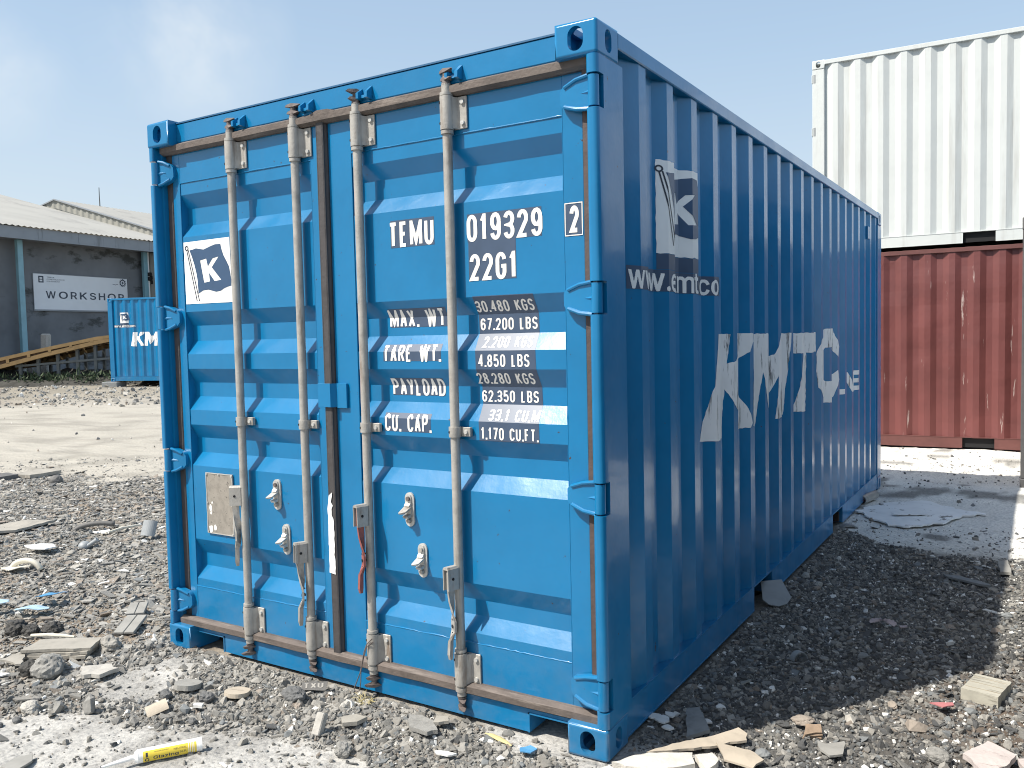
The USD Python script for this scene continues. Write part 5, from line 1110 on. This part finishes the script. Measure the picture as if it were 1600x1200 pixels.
put('bark_piece', T(cat_meshes([T(slabm([(-.035, -.018), (.03, -.022), (.036, .012), (-.02, .02)], .006, 30 + i), (0, .003 * i, .009 * i), rz=.1 * i) for i in range(4)]), rx=.5, rz=.3), M['brownish'], 3.012, .555, 'layered dark brown bark piece below the rounded brown stone', 'bark', dz=.004)
put_poly('board_piece', [(3.045, .47), (3.075, .455), (3.135, .515), (3.150, .41), (3.11, .375), (3.07, .41)], .008, M['board_grey'], 'pale grey flat piece with a row of small holes', 'fragment', dz=.020, warp=.012, seed=33)
put_poly('flaking_board', [(3.505, .635), (3.575, .765), (3.66, .715), (3.64, .60), (3.57, .52)], .020, M['cardboard_pink'], 'large flaking pinkish board at the lower right corner', 'board', dz=.012, warp=.025, seed=34, rough=.007)
put_poly('flaking_board', [(3.665, .70), (3.72, .74), (3.76, .68), (3.70, .60)], .016, M['cardboard_pink'], 'small pinkish board piece at the right edge of the picture', 'board', dz=.012, warp=.02, seed=35, rough=.006)
put('concrete_lump', T(lump(17, 3, (1, .8, .7), .5), s=.042), M['stone_mid'], 3.43, .60, 'grey concrete lump between the wood block and the pinkish board', 'stone', dz=.022)
put('concrete_lump', T(rock(77, 16, (1.1, .9, .6)), s=.042), M['stone_tan'], 3.335, .815, 'brownish flat topped stone in the sunlit gravel', 'stone', dz=.018)
put_poly('red_chip', [(3.365, 1.015), (3.40, 1.035), (3.44, 1.055), (3.445, 1.03), (3.41, .99)], .004, M['pink_chip'], 'small pinkish red chip on the sunlit gravel', 'chip', dz=.026, warp=.01)
# along the front
def discm(r, th, seed, cracked=False):
    t = np.linspace(0, 2 * np.pi, 30)[:-1]; rr = r * (1 + .14 * (meshkit.noise(np.c_[np.cos(t) * 2, np.sin(t) * 2, t * 0 + seed], seed) - .5)); p = Polygon(np.c_[rr * np.cos(t), rr * np.sin(t)])
    if cracked: p = p.difference(LineString([(-.55 * r, -.1 * r), (-.05 * r, .05 * r), (.3 * r, .32 * r)]).buffer(.0022))
    return slabm(p, th, seed, .006, .02, .002) if not cracked else extr(p, th, 'xy')
put('stone_disc', T(discm(.055, .022, 4), rx=-.15), M['board_grey'], .57, -.325, 'grey round flat stone disc in the pale crumbs on the left', 'stone disc', dz=.016)
put('stone_disc', T(discm(.053, .018, 6, True), rx=-.12), M['cardboard'], .815, -.262, 'cracked tan round disc in the rubble before the doors', 'stone disc', dz=.018)
bent = arc_strip(.085, .06, .006, .9); put('bent_plate', T(bent, rz=-.5, rx=.25), M['cardboard'], .615, -.56, 'bent tan and brown plate standing at the edge of the dust', 'plate', dz=.006)
put('rubble_boulder', T(lump(41, 3, (1, .85, .8), .7), s=.030), M['stone_dark'], .566, -.43, 'dark rough stone beside the grey round disc', 'stone', dz=.016)
put('rubble_boulder', T(lump(42, 3, (1, .85, .8), .8), s=.034), M['stone_dark'], .739, -.36, 'dark rough stone between the two round discs', 'stone', dz=.018)
put('rubble_boulder', T(rock(43, 20, (.8, .7, .8)), s=.034), M['stone_blue'], .755, -.475, 'blue grey smooth stone at the edge of the dust', 'stone', dz=.018)
put('rubble_boulder', T(lump(44, 3, (1.15, .85, .7), .7), s=.050), M['stone_dark'], 1.055, -.165, 'largest dark stone in the rubble before the doors', 'stone', dz=.026)
put('rubble_boulder', T(lump(45, 3, (1, .9, .85), .7), s=.034), M['stone_mid'], 1.555, -.405, 'round grey stone on the dust under the middle of the doors', 'stone', dz=.022)
put_poly('white_chip', [(.755, -.435), (.79, -.415), (.805, -.435), (.775, -.455)], .012, M['stone_white'], 'thick white chip in front of the cracked tan disc', 'chip', dz=.014)
put('concrete_stub', T(bx(-.018, .018, -.016, .016, 0, .085, .004), rx=-.55, rz=.15), M['stone_light'], 1.372, -.355, 'narrow upright grey concrete stub', 'concrete', dz=.002)
ux = thing('lettered_scrap', 'crumpled dark scrap with white letters TXU near the container doors', 'scrap', (1.068, -.062, gz(1.068, -.062) + .030), .65)
um = slabm([(-.055, -.016), (.052, -.022), (.058, .016), (-.05, .018)], .003, 9, .02, .02, .003); obj('scrap', T(um, rx=.75), M['hose'], ux)
uv_, uf_ = triangulate(letters('TXU', -.04, .04, -.011, .011, .13)); uw = np.c_[uv_, .0035 + .02 * (meshkit.fbm(np.c_[uv_ * 5, uv_[:, :1] * 0 + 9], 3, 9) - .35) + .0006]
obj('lettering', T(trimesh.Trimesh(uw, uf_, process=False), rx=.75), M['stone_light'], ux)
put_poly('slate_piece', [(1.615, -.085), (1.66, -.065), (1.73, -.085), (1.785, -.13), (1.76, -.165), (1.69, -.17), (1.64, -.135)], .016, M['stone_mid'], 'long grey slate piece under the right door', 'slate', dz=.016, warp=.02, seed=51, rough=.006)
put_poly('brown_plate', [(1.715, -.045), (1.76, -.03), (1.79, -.065), (1.74, -.10)], .012, M['board_tan'], 'brown flat plate beside the long grey slate', 'plate', dz=.024, warp=.012, seed=52)
put_poly('brown_plate', [(1.385, -.235), (1.42, -.185), (1.475, -.18), (1.47, -.235), (1.425, -.27)], .016, M['board_tan'], 'pale tan flat plate below the second lock bar from the right', 'plate', dz=.016, warp=.012, seed=53)
lf = tube([(-.075, .02, 0), (-.04, .010, .010), (0, 0, .010), (.04, -.01, .008), (.07, -.022, .006)], [.003, .010, .013, .009, .003], 8); lf.vertices[:, 2] *= .5
put('dry_leaf', T(lf), M['straw'], 2.0, -.035, 'dry tan leaf on the sand near the right container corner', 'leaf', dz=.006)
put_poly('white_chip', [(1.865, -.25), (1.905, -.235), (1.945, -.235), (1.925, -.262), (1.885, -.268)], .006, M['stone_white'], 'flat white elongated chip below the right door', 'chip', dz=.018, warp=.008)
put_poly('blue_scrap', [(2.13, -.095), (2.155, -.065), (2.19, -.07), (2.18, -.105), (2.15, -.12)], .004, M['blue_plastic'], 'crumpled bright blue scrap near the front right corner casting', 'scrap', dz=.022, warp=.05, seed=61)
tuft = []
g = np.random.default_rng(5)
for i in range(46):
    a_ = g.random() * 6.28; r_ = .035 * g.random() ** .5; p0 = np.array([r_ * math.cos(a_), r_ * math.sin(a_), 0]); d_ = g.normal(size=3) * .022; d_[2] = abs(d_[2]) * .8
    tuft.append(tube([p0, p0 + d_ * .5 + [0, 0, .006], p0 + d_], [.0009, .0009, .0005], 4))
put('straw_tuft', tuft, M['straw'], 1.335, -.035, 'yellow tuft of straw under the third lock bar', 'straw', dz=.012)
put('tall_stone', T(rock(88, 18, (.62, .55, 1.0)), s=.048, rz=.3), M['stone_mid'], .375, -.655, 'tall upright grey stone at the edge of the dust', 'stone', dz=.030)
put('tall_stone', T(rock(89, 18, (.8, .6, .85)), s=.036), M['stone_mid'], .235, -.71, 'grey stone left of the tall upright one', 'stone', dz=.02)
for i, (x, y, s, mt, lab) in enumerate(((.178, -.85, .020, 'stone_dark', 'right one of two dark stones on the dust at the left edge'), (.150, -.905, .018, 'stone_dark', 'left one of two dark stones on the dust at the left edge'), (.120, -.765, .042, 'stone_light', 'pale broad stone at the left edge above the dust'))):
    put('dust_stone', T(lump(90 + i, 3, (1, .8, .7), .6), s=s), M[mt], x, y, lab, 'stone', dz=s * .4)
put_poly('grey_board', [(.545, -1.10), (.52, -1.03), (.55, -.985), (.60, -1.02), (.62, -1.09)], .008, M['board_grey'], 'grey board corner lying on the dust at the bottom left', 'board', dz=.006, warp=.005)
# the rubble field on the left
def scrap(pts, mt, lab, seed, warp=.13, th=.003, dz=.03, name='plastic_scrap', cat='scrap'): put_poly(name, pts, th, M[mt], lab, cat, dz=dz, warp=warp, seed=seed, rough=.012, seg=.018)
scrap([(-1.25, .03), (-1.17, .10), (-1.10, .12), (-1.13, .03), (-1.19, -.02)], 'blue_plastic', 'crumpled bright blue plastic scrap in the left rubble', 1)
scrap([(-1.17, -.12), (-1.08, -.02), (-.98, -.05), (-1.02, -.14), (-1.1, -.18)], 'blue_pale', 'pale bluish crumpled film below the blue plastic scrap', 2)
scrap([(-1.36, -.22), (-1.28, -.12), (-1.2, -.16), (-1.26, -.24)], 'blue_pale', 'pale blue film scrap at the left edge of the rubble', 3)
scrap([(-1.26, .90), (-1.20, .99), (-1.12, .97), (-1.16, .88)], 'blue_pale', 'light blue scrap close to the left edge of the container', 4)
for i, (x, y, s, lab) in enumerate(((-.89, -.285, .062, 'leftmost of three black coal lumps'), (-.79, -.265, .050, 'middle one of three black coal lumps'), (-.705, -.195, .060, 'rightmost of three black coal lumps'))):
    put('coal_lump', T(lump(110 + i, 3, (1, .85, .75), .8, 2.2), s=s), M['coal'], x, y, lab + ' in the left rubble', 'coal', dz=s * .45)
bd = [T(slabm([(-.165, -.075), (.165, -.07), (.16, .075), (-.15, .08)], .014, 60 + i, .010, .04, .006), (.006 * i, .004 * i, .015 * i), rz=.03 * i) for i in range(3)]
put('layered_board', bd, M['board_tan'], -.375, -.350, 'stack of thin weathered grey boards in the left rubble', 'board', dz=.012, rz=.52)
put('stick', tube([(-.115, -.05, 0), (-.03, -.012, .006), (.05, .022, .004), (.115, .045, .002)], [.008, .010, .010, .006], 8), M['cream'], -.575, -.265, 'pale stick lying behind the stack of thin boards', 'stick', dz=.03)
scrap([(-.475, -.575), (-.53, -.41), (-.345, -.555)], 'board_tan', 'brown triangular plate left of the broken grey stone', 7, .02, .010, .016, 'triangle_plate', 'plate')
put('broken_stone', T(lump(120, 3, (1.15, .9, .85), .75), s=.075), M['stone_mid'], -.185, -.515, 'big broken blue grey stone below the stack of boards', 'stone', dz=.035)
put('broken_stone', T(lump(121, 3, (1, .9, .9), .8), s=.046), M['coal'], -.265, -.555, 'dark rough stone leaning against the big broken stone', 'stone', dz=.025)
def grooved(w, l):
    ms = [bx(-w / 2 + i * w / 2 + .002, -w / 2 + (i + 1) * w / 2 - .002, -l / 2, l / 2, 0, .014, .002) for i in range(2)] + [bx(-w / 2 + .001, w / 2 - .001, -l / 2 + .002, l / 2 - .002, .001, .009)]; return ms
for i, (x, y, w, l, rz, lab) in enumerate(((-.355, .025, .11, .17, .55, 'larger grooved grey board piece near the container corner'), (-.555, .20, .10, .12, .75, 'smaller grooved grey board piece near the container corner'))):
    put('grooved_board', T(cat_meshes(grooved(w, l)), rx=.22, rz=rz), M['board_grey'], x, y, lab, 'board', dz=.030)
put_poly('white_plate', [(-2.64, .70), (-2.60, .80), (-2.50, .84), (-2.40, .80), (-2.40, .72), (-2.50, .68)], .008, M['white_plastic'], 'smooth white oval plate in the left rubble', 'plate', dz=.04, warp=.02, seed=70, rough=.001)
tt = np.linspace(.2, 2.9, 16); put('curved_pipe', tube(np.c_[-.11 * np.cos(tt), .05 * np.cos(tt) * 0, .085 * np.sin(tt)], .019, 10), M['cream'], -2.10, .42, 'curved cream plastic pipe piece in the left rubble', 'pipe', dz=-.01, rz=.45, smooth=True)
scrap([(-2.25, .33), (-2.12, .42), (-2.0, .40), (-2.08, .30)], 'cream', 'crumpled cream scrap below the curved cream pipe', 72, .09, .004, .02)
tt = np.linspace(.1, 2.2, 16); put('rubber_hose', tube(np.c_[-.20 * np.cos(tt), 0 * tt, .07 * np.sin(tt)], .020, 8), M['hose'], -2.86, 1.43, 'arched dark rubber hose in the left rubble', 'hose', dz=-.005, rz=.7, smooth=True)
scrap([(-2.74, 1.29), (-2.70, 1.42), (-2.58, 1.33)], 'sheet_white', 'white triangular scrap under the arched hose', 73, .03, .008, .02, 'triangle_plate', 'plate')
put('stick', tube([(0, 0, 0), (.0, .14, .012), (.01, .29, .008)], [.010, .012, .008], 7), M['cream'], -2.60, 1.32, 'thin pale stick right of the white triangular scrap', 'stick', dz=.025)
cupm = T(arc_strip(.12, .07, .006, 1.15), rx=1.15, rz=.3); put('cup_fragment', cupm, M['grey_plastic'], -2.16, 1.385, 'upright grey cup fragment near the left edge of the container', 'cup', dz=.03)
put('knob', [T(lump(130, 3, (1, 1, .9), .15), s=.045), T(cyl((.03, .0, .0), (.085, .05, .05), .016, n=10))], M['grey_plastic'], -2.385, 1.01, 'rounded grey knob with a short stem in the left rubble', 'knob', dz=.025, smooth=40)
put_poly('flat_board', [(-3.75, .70), (-3.62, 1.25), (-3.40, 1.36), (-3.34, 1.0), (-3.5, .72)], .02, M['board_tan'], 'flat tan board lying at the left edge of the picture', 'board', dz=.012, warp=.03, seed=80, rough=.01)
put_poly('flat_board', [(-6.42, 2.60), (-6.50, 2.98), (-6.20, 3.05), (-6.16, 2.66)], .04, M['board_tan'], 'pale flat board at the edge of the bright dust', 'board', dz=.01, warp=.03, seed=81, rough=.01)
put_poly('flat_board', [(-6.6, 2.32), (-6.55, 2.62), (-6.30, 2.60), (-6.28, 2.38)], .05, M['hose'], 'dark flat board at the left edge by the bright dust', 'board', dz=.01, warp=.03, seed=82, rough=.01)
put('round_stone', T(lump(140, 3, (1, 1, .85), .3), s=.075), M['hose'], -5.63, 2.66, 'round dark stone by the edge of the bright dust', 'stone', dz=.04)
put_poly('tan_slab', [(-.05, -.44), (.02, -.345), (.12, -.36), (.115, -.45), (.03, -.49)], .018, M['stone_light'], 'broad pale broken slab between the boards and the dust patch', 'slab', dz=.012, warp=.03, seed=83, rough=.012)
put('dirt_clod', T(lump(150, 3, (1.1, .9, .8), .8, 2.0), s=.055), M['stone_dusty'], -.22, -.18, 'grey brown dirt clod left of the container corner', 'clod', dz=.022)
# wire loop hanging from the bracket of the third lock bar
wl = [(1.345, .008, .262), (1.318, .004, .235), (1.305, .000, .20), (1.298, -.004, .16), (1.285, -.006, .11), (1.262, -.008, .06), (1.250, -.008, .035), (1.262, -.010, .022), (1.283, -.010, .035), (1.288, -.008, .07), (1.290, -.006, .12), (1.303, .000, .18), (1.318, .004, .225), (1.352, .006, .250)]
wo = obj('hanging_wire', tube(np.array(wl), .0022, 6), M['rust'], None, smooth=True); custom(wo, 'thin rusty wire loop hanging from the third lock bar bracket', 'wire')
custom(stage.GetPrimAtPath('/World/earth_bank'), kind='structure')
